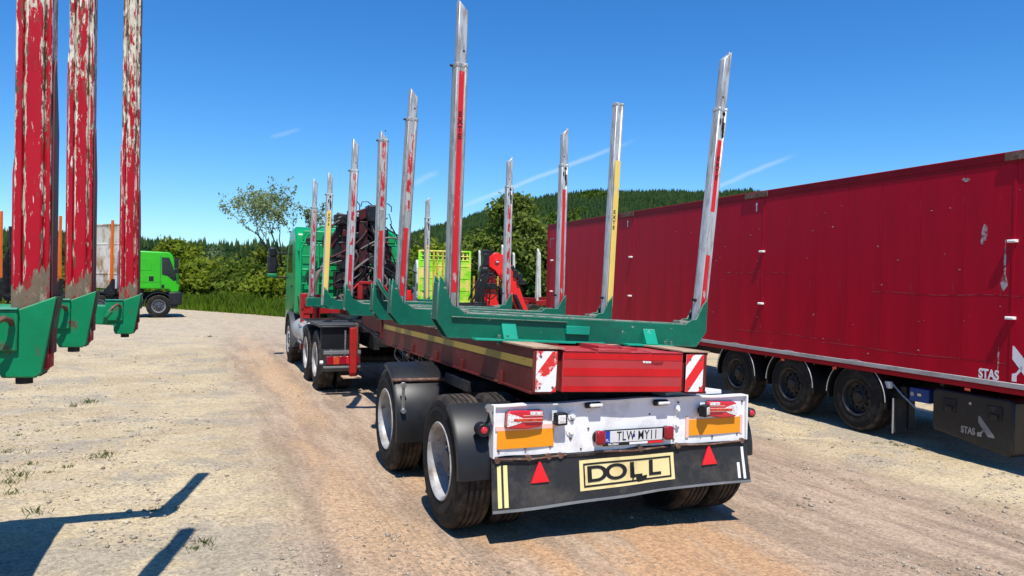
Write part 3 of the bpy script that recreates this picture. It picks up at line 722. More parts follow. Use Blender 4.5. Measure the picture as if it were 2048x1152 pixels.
veg('hedge_bush', 404, 500, 48, 4.2, 'broad leafy bush right of the bright green truck, at the meadow', 34, 9500, .21, 'leaf_hedge', HG, seed=15, base=.03)
veg('hedge_bush', 450, 526, 47, 4.0, 'round bush in the middle of the row behind the meadow grass', 34, 9500, .21, 'leaf_hedge', HG, seed=16, base=.03)
veg('hedge_bush', 492, 512, 46, 3.6, 'bush below the yellowish foliage, left of the black wing mirror', 32, 8500, .20, 'leaf_hedge2', HG, seed=17, base=.03)
veg('hedge_bush', 540, 540, 44, 3.2, 'bush directly behind the black wing mirror of the green cab', 30, 7500, .20, 'leaf_hedge', HG, seed=18, base=.03)
veg('hedge_bush', 585, 530, 44, 3.6, 'bush hidden mostly by the rear of the green cab', 24, 5000, .20, 'leaf_hedge', HG, seed=19, base=.03)
veg('hedge_tree', 515, 487, 50, 4.6, 'yellowish spreading tree below the bare-branched tree', 26, 4200, .22, 'leaf_yellow', 'trees along the far edge of the yard', seed=20, droop=.5)
TG = 'trees behind the parked trucks'
veg('broadleaf_tree', 800, 520, 58, 6.0, 'low leafy tree left of the lime headboard', 34, 8000, .28, 'leaf_hedge2', TG, seed=21, base=.03)
veg('broadleaf_tree', 868, 478, 62, 7.0, 'medium leafy tree above the yellow slim stake and lime headboard', 40, 9000, .30, 'leaf_hedge', TG, seed=22, base=.03)
veg('broadleaf_tree', 925, 482, 60, 6.0, 'leafy tree seen just right of the tallest left stake', 40, 9000, .28, 'leaf_birch', TG, seed=23, base=.03)
veg('broadleaf_tree', 975, 462, 58, 5.0, 'dark leafy tree behind the red crane head', 36, 8500, .27, 'leaf_birch', TG, seed=24, base=.03)
veg('birch_tree', 1028, 338, 56, 6.4, 'tall birch behind the red crane, highest of the trees', 70, 26000, .25, 'leaf_birch', TG, seed=25, base=.06, droop=.9, trunk_r=.2)
veg('broadleaf_tree', 1072, 425, 59, 5.0, 'drooping leafy tree beside the front end of the red trailer', 44, 13000, .26, 'leaf_birch', TG, seed=26, base=.03, droop=.6)
veg('broadleaf_tree', 1130, 470, 64, 7.0, 'leafy tree hidden mostly behind the red box trailer', 34, 6000, .3, 'leaf_birch', TG, seed=27, base=.03)
veg('broadleaf_tree', 735, 540, 60, 6.0, 'leafy tree glimpsed through the crane of the green truck', 30, 6000, .3, 'leaf_hedge2', TG, seed=28, base=.03)
veg('leafy_bush', 8, 588, 26, 1.5, 'small yellow-green leafy plant above the nearest green pocket', 14, 900, .16, 'leaf_yellow', None, seed=29, base=.05, trunk_r=.03)

def bare_tree(name, label, loc, h, spread, leaves, ls, mat, seed, depth=6, tr=.16, cat='tree'):
    r = random.Random(seed); root = thing(name, label, cat, loc); segs, tips = [], []
    def grow(p, d, ln, rd_, lv):
        pts, rs = [tuple(p)], [rd_]
        q = Vector(p)
        for i in range(3):
            d = (d + Vector((r.gauss(0, .11), r.gauss(0, .11), r.gauss(.03, .06)))).normalized()
            q = q + d * ln / 3; pts.append(tuple(q)); rs.append(rd_ * (1 - .13 * (i + 1)))
            if lv <= 3: tips.append(tuple(q))
        segs.append((pts, rs))
        if lv == 0: return
        for k_ in range(3 if lv > 2 else 2):
            ax = Vector((r.gauss(0, 1), r.gauss(0, 1), r.gauss(0, .3))).normalized()
            nd = (d + ax * r.uniform(.35, .75) * spread + Vector((0, 0, .10))).normalized()
            grow(q, nd, ln * r.uniform(.68, .86), rs[-1] * .74, lv - 1)
    grow(Vector((0, 0, -.1)), Vector((.03, 0, 1)), h * .27, tr, depth)
    top = max(p[2] for s_ in segs for p in s_[0]); k_ = h / top
    segs = [([tuple(c * k_ for c in p) for p in pts], rs) for pts, rs in segs]
    limb_mb(segs, 4).build('trunk', M['bark'], root, smooth_=0)
    tp = np.array(tips) * k_
    rr = np.random.default_rng(seed)
    c = tp[rr.integers(0, len(tp), leaves)] + rr.normal(0, .10, (leaves, 3))
    vv, ff = leaf_quads(c, rr.uniform(.6, 1.3, leaves) * ls)
    put('crown', fast_mesh('crown', vv, ff, M[mat]), root)
    return root
bare_tree('sparse_tree', 'tree with thin new leaves and open branches behind the green cab', gpos(588, 46), top_h(588, 364, 46), 1.0, 4600, .105, 'leaf_pale', 5, depth=6, tr=.22)
bare_tree('bare_shrub', 'thin leafless shrub standing above the hedge bushes', gpos(413, 51), top_h(413, 488, 51), .55, 160, .1, 'leaf_pale', 9, depth=4, tr=.05, cat='shrub')

# ------------------------------------------------------------------ wheels (axle along x, outer face at x = 0 looking towards -x)
def tyre_mesh(name, R, w, rim_r, grooves=3, lugs=False, n=80, mats=None):
    """Outer sidewall at x=0, tread across, inner sidewall at x=w."""
    prof = [(.028, rim_r - .012), (.016, rim_r + .002), (.010, rim_r + .03), (.0, rim_r + (R - rim_r) * .45), (.010, rim_r + (R - rim_r) * .60), (.008, rim_r + (R - rim_r) * .64),
            (.016, R - .045), (.030, R - .016), (.040, R - .006)]
    ns = len(prof)
    x0, x1 = .040, w - .040
    gw = .010
    for g in range(grooves):
        xc = x0 + (x1 - x0) * (g + 1) / (grooves + 1)
        prof += [(xc - gw, R), (xc - gw * .7, R - .014), (xc + gw * .7, R - .014), (xc + gw, R)]
    nt = len(prof)
    prof += [(w - x, r) for x, r in prof[:ns][::-1]]
    rings = []
    for i, (x, r) in enumerate(prof):
        ring = []
        for j in range(n):
            rr_ = r
            if lugs and (r > R - .02) and (j % 4 == 0): rr_ = min(r, R - .018)
            a = 2 * math.pi * (j + (.5 if (lugs and i > len(prof) // 2) else 0)) / n
            ring.append((x, rr_ * math.cos(a), rr_ * math.sin(a)))
        rings.append(ring)
    mb = MB()
    for a in range(len(rings) - 1):
        mb.loft([rings[a], rings[a + 1]], 1 if ns - 3 <= a <= nt + 1 else 0, False)
    return mb.mesh(name, mats or [M['rubber'], M['tread']], 30)
def dish_rim_mesh(rim_r, w, disc_x, mats, holes=8, nuts=10, hub_out=.09, hub_r=.11, n=56, hole_r=.028):
    """Deep-dish disc wheel: lip, barrel, recessed disc with hand holes, wheel nuts and hub."""
    mb = MB()
    mb.lathe([(.034, rim_r - .022), (.010, rim_r - .008), (.004, rim_r + .006), (.012, rim_r + .012), (.05, rim_r + .004), (w - .05, rim_r + .004), (w - .012, rim_r + .012), (w - .004, rim_r + .006)], n, 0)
    mb.lathe([(.034, rim_r - .022), (disc_x * .55, rim_r - .032), (disc_x - .012, rim_r - .040), (disc_x, rim_r - .055)], n, 0)
    mb.lathe([(disc_x, rim_r - .055), (disc_x + .006, rim_r * .74), (disc_x - .01, rim_r * .60), (disc_x - .012, .145), (disc_x - .016, .10)], n, 1)
    for k in range(holes):
        a = 2 * math.pi * (k + .5) / holes; r = rim_r * .70
        mb.cyl((disc_x - .004, r * math.cos(a), r * math.sin(a)), (disc_x + .03, r * math.cos(a), r * math.sin(a)), hole_r, 12, 2)
    hb = MB()
    hb.lathe([(disc_x, .135), (disc_x - .03, .13), (disc_x - .035, hub_r), (disc_x - hub_out + .02, hub_r * .92), (disc_x - hub_out, hub_r * .75), (disc_x - hub_out, .0)], 28, 0)
    for k in range(nuts):
        a = 2 * math.pi * k / nuts; r = .1675
        hb.cyl((disc_x - .012, r * math.cos(a), r * math.sin(a)), (disc_x - .05, r * math.cos(a), r * math.sin(a)), .0165, 6, 1)
    return mb.mesh('rim', mats[:3], 40), hb.mesh('hub', [mats[3], mats[4]], 40)
class WheelKit:
    def __init__(s, R, w, rim_r, disc_x, mats, grooves=3, lugs=False, **k):
        s.R, s.w = R, w
        s.tyre = tyre_mesh('wheel', R, w, rim_r, grooves, lugs)
        s.rim, s.hub = dish_rim_mesh(rim_r, w, disc_x, mats, **k)
    def put(s, root, x, y, z, side=-1, plain=False):
        """side -1: outer face to the left; +1: to the right. x = outer face."""
        rz = 0 if side < 0 else math.pi
        t = put('wheel', s.tyre, root, (x, y, z), (random.uniform(0, 6.28) if side < 0 else random.uniform(0, 6.28), 0, rz))
        if not plain:
            put('rim', s.rim, t); put('hub', s.hub, t)
        return t
RM = [M['rim'], M['rim_dark'], M['black_steel'], M['rim_dark'], M['steel']]
RD = [M['rim'], M['rim_dark'], M['ink'], M['rim_dark'], M['rim_dark']]
BK = [M['rim_black']] * 2 + [M['ink'], M['rim_black'], M['black_steel']]
dolly_wheel = WheelKit(.515, .30, .292, .155, RD, grooves=4)
truck_wheel = WheelKit(.525, .30, .292, .13, RM, grooves=2, lugs=True)
front_wheel = WheelKit(.525, .315, .292, .06, RM, grooves=3, hub_out=.06)
semi_wheel = WheelKit(.50, .37, .275, .10, BK, grooves=4, hub_out=.07, hub_r=.10)
bg_wheel = WheelKit(.525, .315, .292, .06, [M['grey_paint'], M['rim_dark'], M['ink'], M['rim_dark'], M['steel']], grooves=2)

def arch(mb, xc0, xc1, yc, zc, r, a0, a1, th=.012, lip=.03, n=16, mi=0):
    """Curved guard around an axle along x; angles in degrees, 0 = towards -y (rear), 90 = up."""
    def P(x, rr_, a): return (x, yc - rr_ * math.cos(rad(a)), zc + rr_ * math.sin(rad(a)))
    rings = []
    for i in range(n + 1):
        a = a0 + (a1 - a0) * i / n
        rings.append([P(xc0, r - lip, a), P(xc0 + .004, r, a), P(xc0 + .03, r + th, a), P(xc1 - .03, r + th, a), P(xc1 - .004, r, a), P(xc1, r - lip, a), P(xc1 - .012, r - .004, a), P(xc0 + .012, r - .004, a)])
    mb.loft(rings, mi, True)

# ------------------------------------------------------------------ stakes of the log trailer
STAKE_SEC = [(-.058, -.018), (-.044, -.050), (-.026, -.052), (-.024, -.043), (.024, -.043), (.026, -.052), (.044, -.050), (.058, -.018), (.058, .030), (.036, .052), (-.036, .052), (-.058, .030)]
def make_stake(root, x, y, z, z_mid, z_top, lean, side, strip, strip0=.1, strip1=None, letters=None, ext=True, mouth=False, sc=1.0, extra_strips=(), glv='galv', wide=False):
    """One two-stage aluminium stake; z_mid = top of the lower profile, z_top = tip (heights along the trailer's z)."""
    h = z_mid - z
    mb = MB()
    sec = [(a * sc, b * sc) for a, b in STAKE_SEC]
    mb.prism(sec, 'z', -.12, h)
    mb.prism([(a * 1.06, b * 1.06) for a, b in sec], 'z', h - .03, h + .004)
    st = mb.build('stake', M[glv], root, bevel=.004, loc=(x, y, z), rot=(0, math.atan(lean), 0), smooth_=30, seg=1)
    yf = -.0445 * sc
    for a, b, mt in ((strip0, strip1 if strip1 is not None else h - .06, strip),) + tuple(extra_strips):
        MB().box(*((-.0225 * sc, .0225 * sc, yf, yf + .003) if not wide else (*wide, -.0545, -.0505)), a, b).build('paint_strip', M[mt], st)
    if letters is not None:
        put('lettering', text_mesh('E\nX\nT\nE', .040, M['ink'], .0008, 1.0, bold=.0012, line=1.0), st, (0, (yf if not wide else -.0545) - .0012, letters))
    if ext:
        e = MB(); hh = z_top - z_mid
        es = [(a * sc * .78, b * sc * .80) for a, b in [(-.056, -.03), (-.044, -.05), (.044, -.05), (.056, -.03), (.056, .03), (.044, .05), (-.044, .05), (-.056, .03)]]
        vv = [(px, py, h - .1) for px, py in es]
        tip = lambda px: h + hh - .085 + .085 * max(0, min(1, (side * px / (.044 * sc) * .5 + .5))) ** 1.5
        vt = [(px, py, tip(px)) for px, py in es]
        e.loft([vv, vt], 0)
        hk = side * .030 * sc
        e.prism([(hk - .012, tip(hk) - .06), (hk + .012, tip(hk) - .06), (hk + .010, tip(hk) + .012), (hk - .004 * side, tip(hk) + .022)], 'y', -.012, .012)
        ex = e.build('stake_extension', M['galv_light'], st, bevel=.004, seg=1)
        MB().cyl((.012 * -side, -.0425 * sc, h + .10), (.012 * -side, -.039 * sc, h + .10), .008, 10).build('hole', M['ink'], ex)
    if mouth:
        k = MB(); k.cyl((.012, -.053, h - .05), (.012, -.04, h - .05), .017, 12)
        k.box(-.03, -.014, -.054, -.04, h - .15, h - .10); k.box(.002, .016, -.054, -.04, h - .2, h - .09); k.box(.012, .03, -.0535, -.04, h - .27, h - .13)
        k.build('latch', M['ink'], st, bevel=.003, seg=1)
    if side > 0:
        MB().cyl((-.055, -.01, .20), (-.095, -.01, .20), .014, 10).build('knob', M['ink'], st)
    else:
        MB().cyl((-.055, .0, h - .015), (-.085, .0, h - .015), .010, 8).build('knob', M['ink'], st)
    return st

def bolster_profile(hw_l, hw_r, hb, horn_l, horn_r, flow=.0):
    """Front outline (x, z) of a bolster: z=0 is the top of its beam; horns at both ends."""
    l, r = -hw_l, hw_r
    return [(l, -.06), (l + .005, horn_l), (l + .035, horn_l - .035), (l + .065, horn_l * .72), (l + .09, horn_l * .45), (l + .125, horn_l * .2), (l + .17 + flow, .045), (l + .24 + flow, .0),
            (r - .24 - flow, 0), (r - .17 - flow, .045), (r - .125, horn_r * .2), (r - .09, horn_r * .45), (r - .06, horn_r * .72), (r - .03, horn_r - .035), (r - .005, horn_r), (r, -.06),
            (r - .10, -hb), (l + .10, -hb)]

# ------------------------------------------------------------------ the log trailer
LT = thing('log_trailer', 'log trailer with dark green bolsters, red beam and white rear light board, nearest the middle', 'trailer', T.O, rad(22.807))
BROLL = rad(2.3)                                        # the beam and its bolsters lean to the right
def rolled(cx, cz, y=0, roll=BROLL, pitch=0.0):
    return dict(loc=(cx, y, cz), rot=(pitch, roll, 0))
# beam
bx = MB()
BW, BH = .765, .165
for s_ in (-1, 1):
    xo = s_ * BW
    bx.box(*(sorted((xo, xo - s_ * .014))), 0, 4.75, -BH, BH)                 # web
    for z0, z1 in ((-BH, -BH + .02), (BH - .02, BH)):
        bx.box(*(sorted((xo + s_ * .012, xo - s_ * .17))), 0, 4.75, z0, z1)
    bx.box(*(sorted((xo, xo - s_ * .035))), -.004, .012, -BH + .01, BH - .01)
bx.box(-.62, .62, .45, 4.7, -.02, .02); bx.box(-.75, .75, .034, .046, -.148, .148)  # last box: unseen backing plate, added to block sunlight through the end gaps
for y in (.9, 1.7, 2.5, 3.3, 4.1): bx.box(-.74, .74, y, y + .05, -.14, .12)
beam = bx.build('beam', M['beam_red'], LT, bevel=.004, seg=1, **rolled(-.115, 1.222, -.105, pitch=rad(-.6)))
tp = MB()
for s_ in (-1, 1): tp.box(*sorted((s_ * (BW + .016), s_ * (BW - .245))), -.012, 4.7, BH + .001, BH + .012)  # inner edges widened to keep sunlight off the board flange below
tp.build('top_plate', M['rust_plate'], beam)
for s_ in (-1, 1):
    MB().box(*sorted((s_ * (BW - .21), s_ * (BW - .43))), .03, 3.0, BH - .03, BH - .018).build('deck_plank', M['rust_plate'], beam, rot=(0, 0, s_ * .035))
MB().box(-BW - .003, -BW - .0005, .01, 4.70, .030, .088).build('side_stripe', M['beam_yellow'], beam)
for y in (.55, 1.5, 2.3, 3.2): 
    MB().box(-BW - .022, -BW - .001, y, y + .045, -.165, -.06).build('side_bracket', M['beam_red'], beam, bevel=.003)
    MB().box(-BW - .018, -BW - .001, y + .01, y + .055, -.150, -.118).build('side_marker', M['lens_orange'], beam, bevel=.004)
ep = MB().box(-.525, .535, .0, .03, -.150, .150).build('end_panel', M['beam_end'], beam, bevel=.004)
MB().box(-.515, .525, -.0025, 0.0, -.030, .030).build('paint_band', M['beam_band'], ep)
MB().box(-.515, .525, -.0025, 0.0, .095, .140).build('paint_band', M['beam_band'], ep)
MB().box(-.515, .525, -.0025, 0.0, -.145, -.105).build('paint_band', M['beam_band'], ep)
lip = MB()
for x0, x1, z in ((-.52, -.25, .158), (-.24, .05, .172), (.05, .22, .156), (.23, .53, .160)): lip.box(x0, x1, -.006, .10, .150, z)
lip.box(-.525, .535, .0, .55, .150, .154); lip.box(-.16, .02, .12, .42, .154, .19); lip.box(.10, .24, .2, .35, .154, .175)
lip.build('top_lip', M['beam_end'], ep, bevel=.004, seg=1)
put('lettering', text_mesh('trans', .020, M['logo_white'], .0008, 1.25, bold=.0012), ep, (.200, -.004, .083))
put('lettering', text_mesh('slupy.pl', .020, M['lens_red_dark'], .0008, 1.25, shear=.25, bold=.0012), ep, (.292, -.004, .080))
def marker_board(xc, tilt, worn):
    b = MB().box(-.083, .083, 0, .006, -.148, .148)
    mk = b.build('marker_board', M['white_paint'], beam, bevel=.003, loc=(xc, -.012, .0))
    d = MB()
    for z0, wd_ in tilt:
        poly = []
        def clip(zl, zr):
            return zl, zr
        # a diagonal stripe rising to the right, clipped to the board
        k = 1.35
        pts = []
        for xx in np.linspace(-.083, .083, 9):
            lo = max(-.148, min(.148, z0 + k * xx)); hi = max(-.148, min(.148, z0 + wd_ + k * xx)); pts.append((xx, lo, hi))
        up = [(a, h_) for a, l_, h_ in pts]; dn = [(a, l_) for a, l_, h_ in pts][::-1]
        d.prism(up + dn, 'y', -.0012, 0)
    d.build('red_stripe', M['marker_red'] if worn else M['reflector_red'], mk, smooth_=0)
    sc_ = MB()
    for sx_ in (-.05, .055):
        for sz in (-.115, .11): sc_.cyl((sx_, -.004, sz), (sx_, 0, sz), .009, 10)
    sc_.build('screw', M['rust'], mk)
M['marker_red'] = pmat('marker_red', (0.62, 0.03, 0.03), 0.4, col2=(0.78, 0.75, 0.73), scale=9, thr=(.50, .56), var=.1)
marker_board(-.66, ((-.35, .14), (-.05, .14), (.19, .16)), True)
marker_board(.645, ((-.33, .13), (-.07, .13), (.17, .16)), False)
# gooseneck that carries the beam to the truck
nk = MB()
for s_ in (-1, 1):
    nk.prism([(4.62, 1.02), (4.62, 1.39), (6.9, 1.36), (7.2, 1.22), (7.2, 1.10), (5.6, 1.08)], 'x', -.09 + s_ * .55, -.09 + s_ * .565)
    nk.box(-.09 + s_ * .55 - .08, -.09 + s_ * .55 + .08, 4.6, 7.1, 1.365, 1.38)
    nk.box(-.09 + s_ * .62 - .03, -.09 + s_ * .62 + .03, 4.60, 4.68, .98, 1.38)
    nk.box(-.09 + s_ * .60 - .02, -.09 + s_ * .60 + .02, 5.5, 5.56, 1.02, 1.38)
nk.box(-.65, .47, 4.9, 5.0, 1.1, 1.3); nk.box(-.65, .47, 6.9, 7.0, 1.1, 1.3)
nk.build('gooseneck', M['beam_red'], LT, bevel=.004, seg=1)
dt = MB(); dt.box(-.17, .03, 1.6, 8.2, .80, .95); dt.box(-.5, .36, 4.7, 4.85, .82, 1.05)
dt.tube([(-.62, 4.65, 1.02), (-.66, 5.6, .98), (-.66, 7.2, 1.12)], .018, 8)
dt.build('drawbar', M['dark_red_steel'], LT, bevel=.004, seg=1)
# hoses and cables under the neck
hs = MB()
for k in range(16):
    x = random.uniform(-.75, -.25); y = random.uniform(3.6, 5.4)
    p0 = (x, y, random.uniform(.95, 1.1)); p1 = (x + random.uniform(-.1, .2), y + random.uniform(-.9, .6), random.uniform(.62, .85)); p2 = (x + random.uniform(-.2, .3), y - random.uniform(.4, 1.6), random.uniform(.7, .9))
    pts = [Vector(p0).lerp(Vector(p1), t).lerp(Vector(p1).lerp(Vector(p2), t), t) for t in np.linspace(0, 1, 9)]
    hs.tube(pts, random.choice([.009, .012, .015]), 6, k % 3 == 0)
hs.build('hose', [M['hose'], M['hose_grey']], LT)

# bolsters: y, centre x, top z, roll, half widths, horn heights
BOL = [(.62, -.13, 1.590, rad(2.7), 1.28, 1.28, .29, .25, .20), (2.34, -.09, 1.555, rad(2.5), 1.27, 1.26, .29, .25, .17),
       (3.74, .03, 1.535, rad(1.9), 1.27, 1.27, .26, .23, .17), (5.54, .03, 1.500, rad(1.4), 1.27, 1.27, .28, .24, .17)]
for k, (y, cx, zt, roll, hl, hr, hnl, hnr, hb) in enumerate(BOL):
    b = MB()
    prof = bolster_profile(hl, hr, hb, hnl, hnr, .0 if k != 2 else .12)
    b.prism(prof, 'y', -.075, -.060); b.prism(prof, 'y', .060, .075)                                   # front and rear cheeks
    b.box(-hl + .10, hr - .10, -.0745, .0745, -hb - .001, -hb + .012)
    b.box(-hl + .24, hr - .24, -.0595, .0595, -.012, -.002)
    b.box(-hl, -hl + .012, -.0605, .0605, -.06, hnl - .06); b.box(hr - .012, hr, -.0605, .0605, -.06, hnr - .06)
    bo = b.build('bolster', M['bolster_green'], LT, bevel=.005, seg=1, loc=(cx, y, zt), rot=(0, roll, 0))
    w = MB(); w.box(-hl + .25, hr - .25, -.066, .066, -.0015, .006)
    w.box(-hl + .16, -hl + .28, -.056, .056, .006, .030, 0); w.box(hr - .28, hr - .16, -.056, .056, .006, .030, 0)
    w.build('bearing_strip', M['worn_top'], bo, bevel=.003)
    if k == 0:
        for x0, x1 in ((-.735, -.61), (-.16, .06), (.60, .72)):
            g = MB()
            if x0 != -.16: g.prism([(-.076, -.055), (-.076, -hb + .014), (-.150, -hb + .014)], 'x', x0, x1)
            else: g.box(x0, x1, -.105, -.076, -.13, -.06)
            g.build('gusset', M['bolster_green_lit'], bo, bevel=.004)
        f = MB(); f.box(-.98, -.10, -.17, -.076, -hb - .004, -hb + .012); f.box(.40, .86, -.17, -.076, -hb - .004, -hb + .012); f.box(-.3, .2, -.13, -.076, -hb, -hb + .012)
        f.build('foot_flange', M['bolster_green_lit'], bo, bevel=.003)
        MB().box(-hl + .12, -.15, -.100, -.076, -.035, -.026).build('rear_lip', M['bolster_green'], bo, bevel=.002)
        for x in (-.77, -.70, .80, .86): MB().cyl((x, -.13, -hb - .03), (x, -.13, -hb + .045), .014, 6).build('bolt', M['bolster_green'], bo)
    if k == 2:
        cv = MB()                                          # the curved brace on the third bolster's left horn
        ring = []
        for t in np.linspace(0, 1, 9):
            xx = -hl + .02 + .42 * t; zz = .27 - .36 * math.sin(t * math.pi / 2) ** .9
            ring.append([(xx, -.16, zz), (xx + .02, -.16, zz + .04), (xx + .02, -.08, zz + .04), (xx, -.08, zz)])
        cv.loft(ring, 0); cv.build('brace', M['bolster_green'], bo)
    st_ = MB(); st_.box(-.70, -.50, -.09, .09, -hb - .10, -hb - .002); st_.box(.50, .70, -.09, .09, -hb - .10, -hb - .002)
    st_.build('mount', M['black_steel'], bo)
def zb(k, x): y, cx, zt, roll = BOL[k][:4]; return zt - math.tan(roll) * (x - cx)
make_stake(LT, -1.265, .62, zb(0, -1.26) + .02, 3.60, 4.10, .018, -1, 'strip_red', .14, None, 1.45, sc=1.0)
make_stake(LT, 1.105, .62, zb(0, 1.1) + .02, 3.53, 4.07, .098, 1, 'strip_red', 1.02, 1.68, 1.42, mouth=True, glv='galv_light', extra_strips=((.05, .62, 'strip_red'),))
make_stake(LT, -1.245, 2.34, zb(1, -1.24) + .02, 3.51, 3.81, .047, -1, 'strip_red', .10, .78, None, extra_strips=((.95, 1.72, 'strip_red_worn'),))
make_stake(LT, 1.135, 2.34, zb(1, 1.13) + .02, 3.92, 4.0, .040, 1, 'strip_yellow', .10, 1.75, 1.08, ext=False, glv='galv_light', wide=(-.024, .043))
make_stake(LT, -1.155, 3.74, zb(2, -1.15) + .02, 3.53, 3.63, .015, -1, 'strip_red', .08, .86, None, extra_strips=((1.10, 1.90, 'strip_red_worn'),))
make_stake(LT, 1.240, 3.74, zb(2, 1.24) + .02, 3.42, 3.90, .010, 1, 'strip_red', .08, 1.58, None, mouth=True, glv='galv_light')
make_stake(LT, -1.175, 5.54, zb(3, -1.17) + .02, 3.40, 3.84, .028, -1, 'strip_red', .08, .66, None, glv='galv_light', extra_strips=((.80, 1.80, 'strip_red_worn'),))
make_stake(LT, 1.225, 5.54, zb(3, 1.22) + .02, 3.33, 3.78, .006, 1, 'strip_red_worn', .08, 1.55, None, mouth=True, glv='galv_light')

# dolly: axles, wheels, frame, guards
AX = (.56, 2.38)
for y in AX:
    dolly_wheel.put(LT, -1.375, y, .485, -1); dolly_wheel.put(LT, -1.045, y, .484, -1, True)
    dolly_wheel.put(LT, 1.235, y, .415, 1); dolly_wheel.put(LT, .905, y, .420, 1, True)
fr = MB()
for y in AX: fr.cyl((-1.16, y, .484), (1.03, y, .418), .065, 14); fr.box(-.60, -.48, y - .42, y + .42, .58, .66); fr.box(.45, .57, y - .42, y + .42, .58, .66)
for s_ in (-1, 1): fr.box(s_ * .53 - .05 - .015, s_ * .53 + .05 - .015, .1, 3.2, .68, .90)
for y in (.12, 1.45, 3.0): fr.box(-.56, .53, y, y + .09, .70, .88)
fr.box(-.9, .88, 1.2, 1.9, .90, 1.0); fr.lathe([(-.3, .14), (-.3, .16), (.3, .16), (.3, .14)], 20, 0, (0.25, 2.0, .55), True)
fr.box(-.40, .38, .25, 1.1, .90, 1.03)
fr.build('dolly_frame', M['black_steel'], LT, bevel=.005, seg=1)
for s_, x0, x1 in ((-1, -1.388, -.70), (1, .60, 1.255)):
    g = MB(); arch(g, x0, x1, AX[1], .49, .555, -14, 88, n=20)
    # the flat crown of the front guard runs straight back over the strut
    g.build('mudguard', M['black_plastic'], LT)
    g = MB(); arch(g, x0, x1, AX[0], .49, .535, -3, 62, n=16); g.build('mudguard', M['black_plastic'], LT)
# struts, side lamp and stays of the left guards
sb = MB(); sb.cyl((-1.40, AX[1] - .40, .925), (-.66, AX[1] - .40, .915), .018, 10)
sb.build('guard_strut', M['rust'], LT)
hd = MB(); hd.box(-1.345, -1.315, AX[1] - .535, AX[1] - .523, .66, .90, 0, Matrix.Translation((0, -.035, 0))); hd.cyl((-1.33, AX[1] - .575, .90), (-1.33, AX[1] - .545, .90), .028, 12); hd.cyl((-1.33, AX[1] - .60, .66), (-1.33, AX[1] - .555, .66), .024, 12)
hd.build('guard_stay', M['steel'], LT, bevel=.003)
sd = MB(); sd.cyl((-1.215, -.028, .83), (-1.215, .06, .83), .050, 18); sd.tube([(-1.16, .0, .95), (-1.17, .02, .88), (-1.2, .03, .85)], .014, 6)
sd = sd.build('side_lamp', M['black_plastic'], LT, bevel=.006)
l_ = MB(); l_.lathe([(0, .026), (-.005, .023), (-.008, .014), (-.009, .0)], 18, 0); put('lens', l_.mesh('lens', M['lens_red'], 60), sd, (-1.215, -.03, .83), (0, 0, math.pi / 2))
sy = MB(); sy.tube([(-1.175, -.02, .99), (-1.165, -.035, .93), (-1.15, -.025, .87)], .012, 8); sy.cyl((-1.175, -.035, .985), (-1.175, .0, .985), .03, 14)
sy.build('stay', M['steel'], LT)
sdr = MB(); sdr.cyl((1.19, -.03, .83), (1.19, .05, .83), .040, 16); sdr = sdr.build('side_lamp', M['black_plastic'], LT, bevel=.006)
put('lens', l_.mesh('lens', M['lens_red'], 60), sdr, (1.19, -.03, .83), (0, 0, math.pi / 2))

# rear light board, slightly dented sheet
def sheet(x0, x1, zf0, zf1, yf, nx, nz, th):
    """Two-sided wavy sheet; zf(x) edges, yf(x, t) bow."""
    mb = MB(); xs = np.linspace(x0, x1, nx); ts = np.linspace(0, 1, nz)
    fr_ = [(x, yf(x, t), zf0(x) + (zf1(x) - zf0(x)) * t) for x in xs for t in ts]
    bk = [(x, y + th, z) for x, y, z in fr_]; N = nx * nz; fs = []
    for i in range(nx - 1):
        for j in range(nz - 1):
            q = (i * nz + j, (i + 1) * nz + j, (i + 1) * nz + j + 1, i * nz + j + 1); fs += [q, tuple(N + a for a in q[::-1])]
    rim = [i * nz for i in range(nx)] + [(nx - 1) * nz + j for j in range(1, nz)] + [i * nz + nz - 1 for i in range(nx - 2, -1, -1)] + [j for j in range(nz - 2, 0, -1)]
    fs += [(rim[k], rim[(k + 1) % len(rim)], N + rim[(k + 1) % len(rim)], N + rim[k]) for k in range(len(rim))]
    return mb.add(fr_ + bk, fs)
def bz0(x): return .615 - .006 * x + .005 * math.sin(x * 5) + .003 * math.sin(x * 17)
def bz1(x): return .992 - .008 * x + .006 * math.sin(x * 3.1 + 1) + .003 * math.sin(x * 13)
def by(x, t): return -.004 + .006 * math.sin(x * 4 + t * 2) * (1 - t) + .003 * math.sin(x * 11 + 3 * t)
board = sheet(-1.135, 1.135, bz0, bz1, by, 60, 10, .012).build('light_board', M['white_sheet'], LT, smooth_=50)
fl = sheet(-1.14, 1.135, lambda x: bz1(x) - .004, lambda x: bz1(x) + .006, lambda x, t: by(x, 1) - .022, 60, 2, .075)
fl.build('top_flange', M['white_paint'], board)
MB().box(-1.146, -1.132, -.035, .06, .62, .99).build('side_flange', M['white_paint'], board, bevel=.003)
MB().box(1.130, 1.146, -.030, .06, .61, .985).build('side_flange', M['white_paint'], board, bevel=.003)
def on_board(x): return by(x, .3) - .0035
for x0, x1, z0, z1, mt in ((-1.105, -.655, .680, .812, 'amber_sheet'), (.565, 1.075, .675, .805, 'amber_sheet'), (-1.12, -.64, .8125, .845, 'pink_sheet'), (.535, .564, .66, .83, 'pink_sheet'), (1.076, 1.10, .665, .82, 'pink_sheet')):
    sheet(x0, x1, lambda x: z0, lambda x: z1, lambda x, t: by(x, .3) - .0095, 12, 3, .006).build('reflective_sheet', M[mt], board)
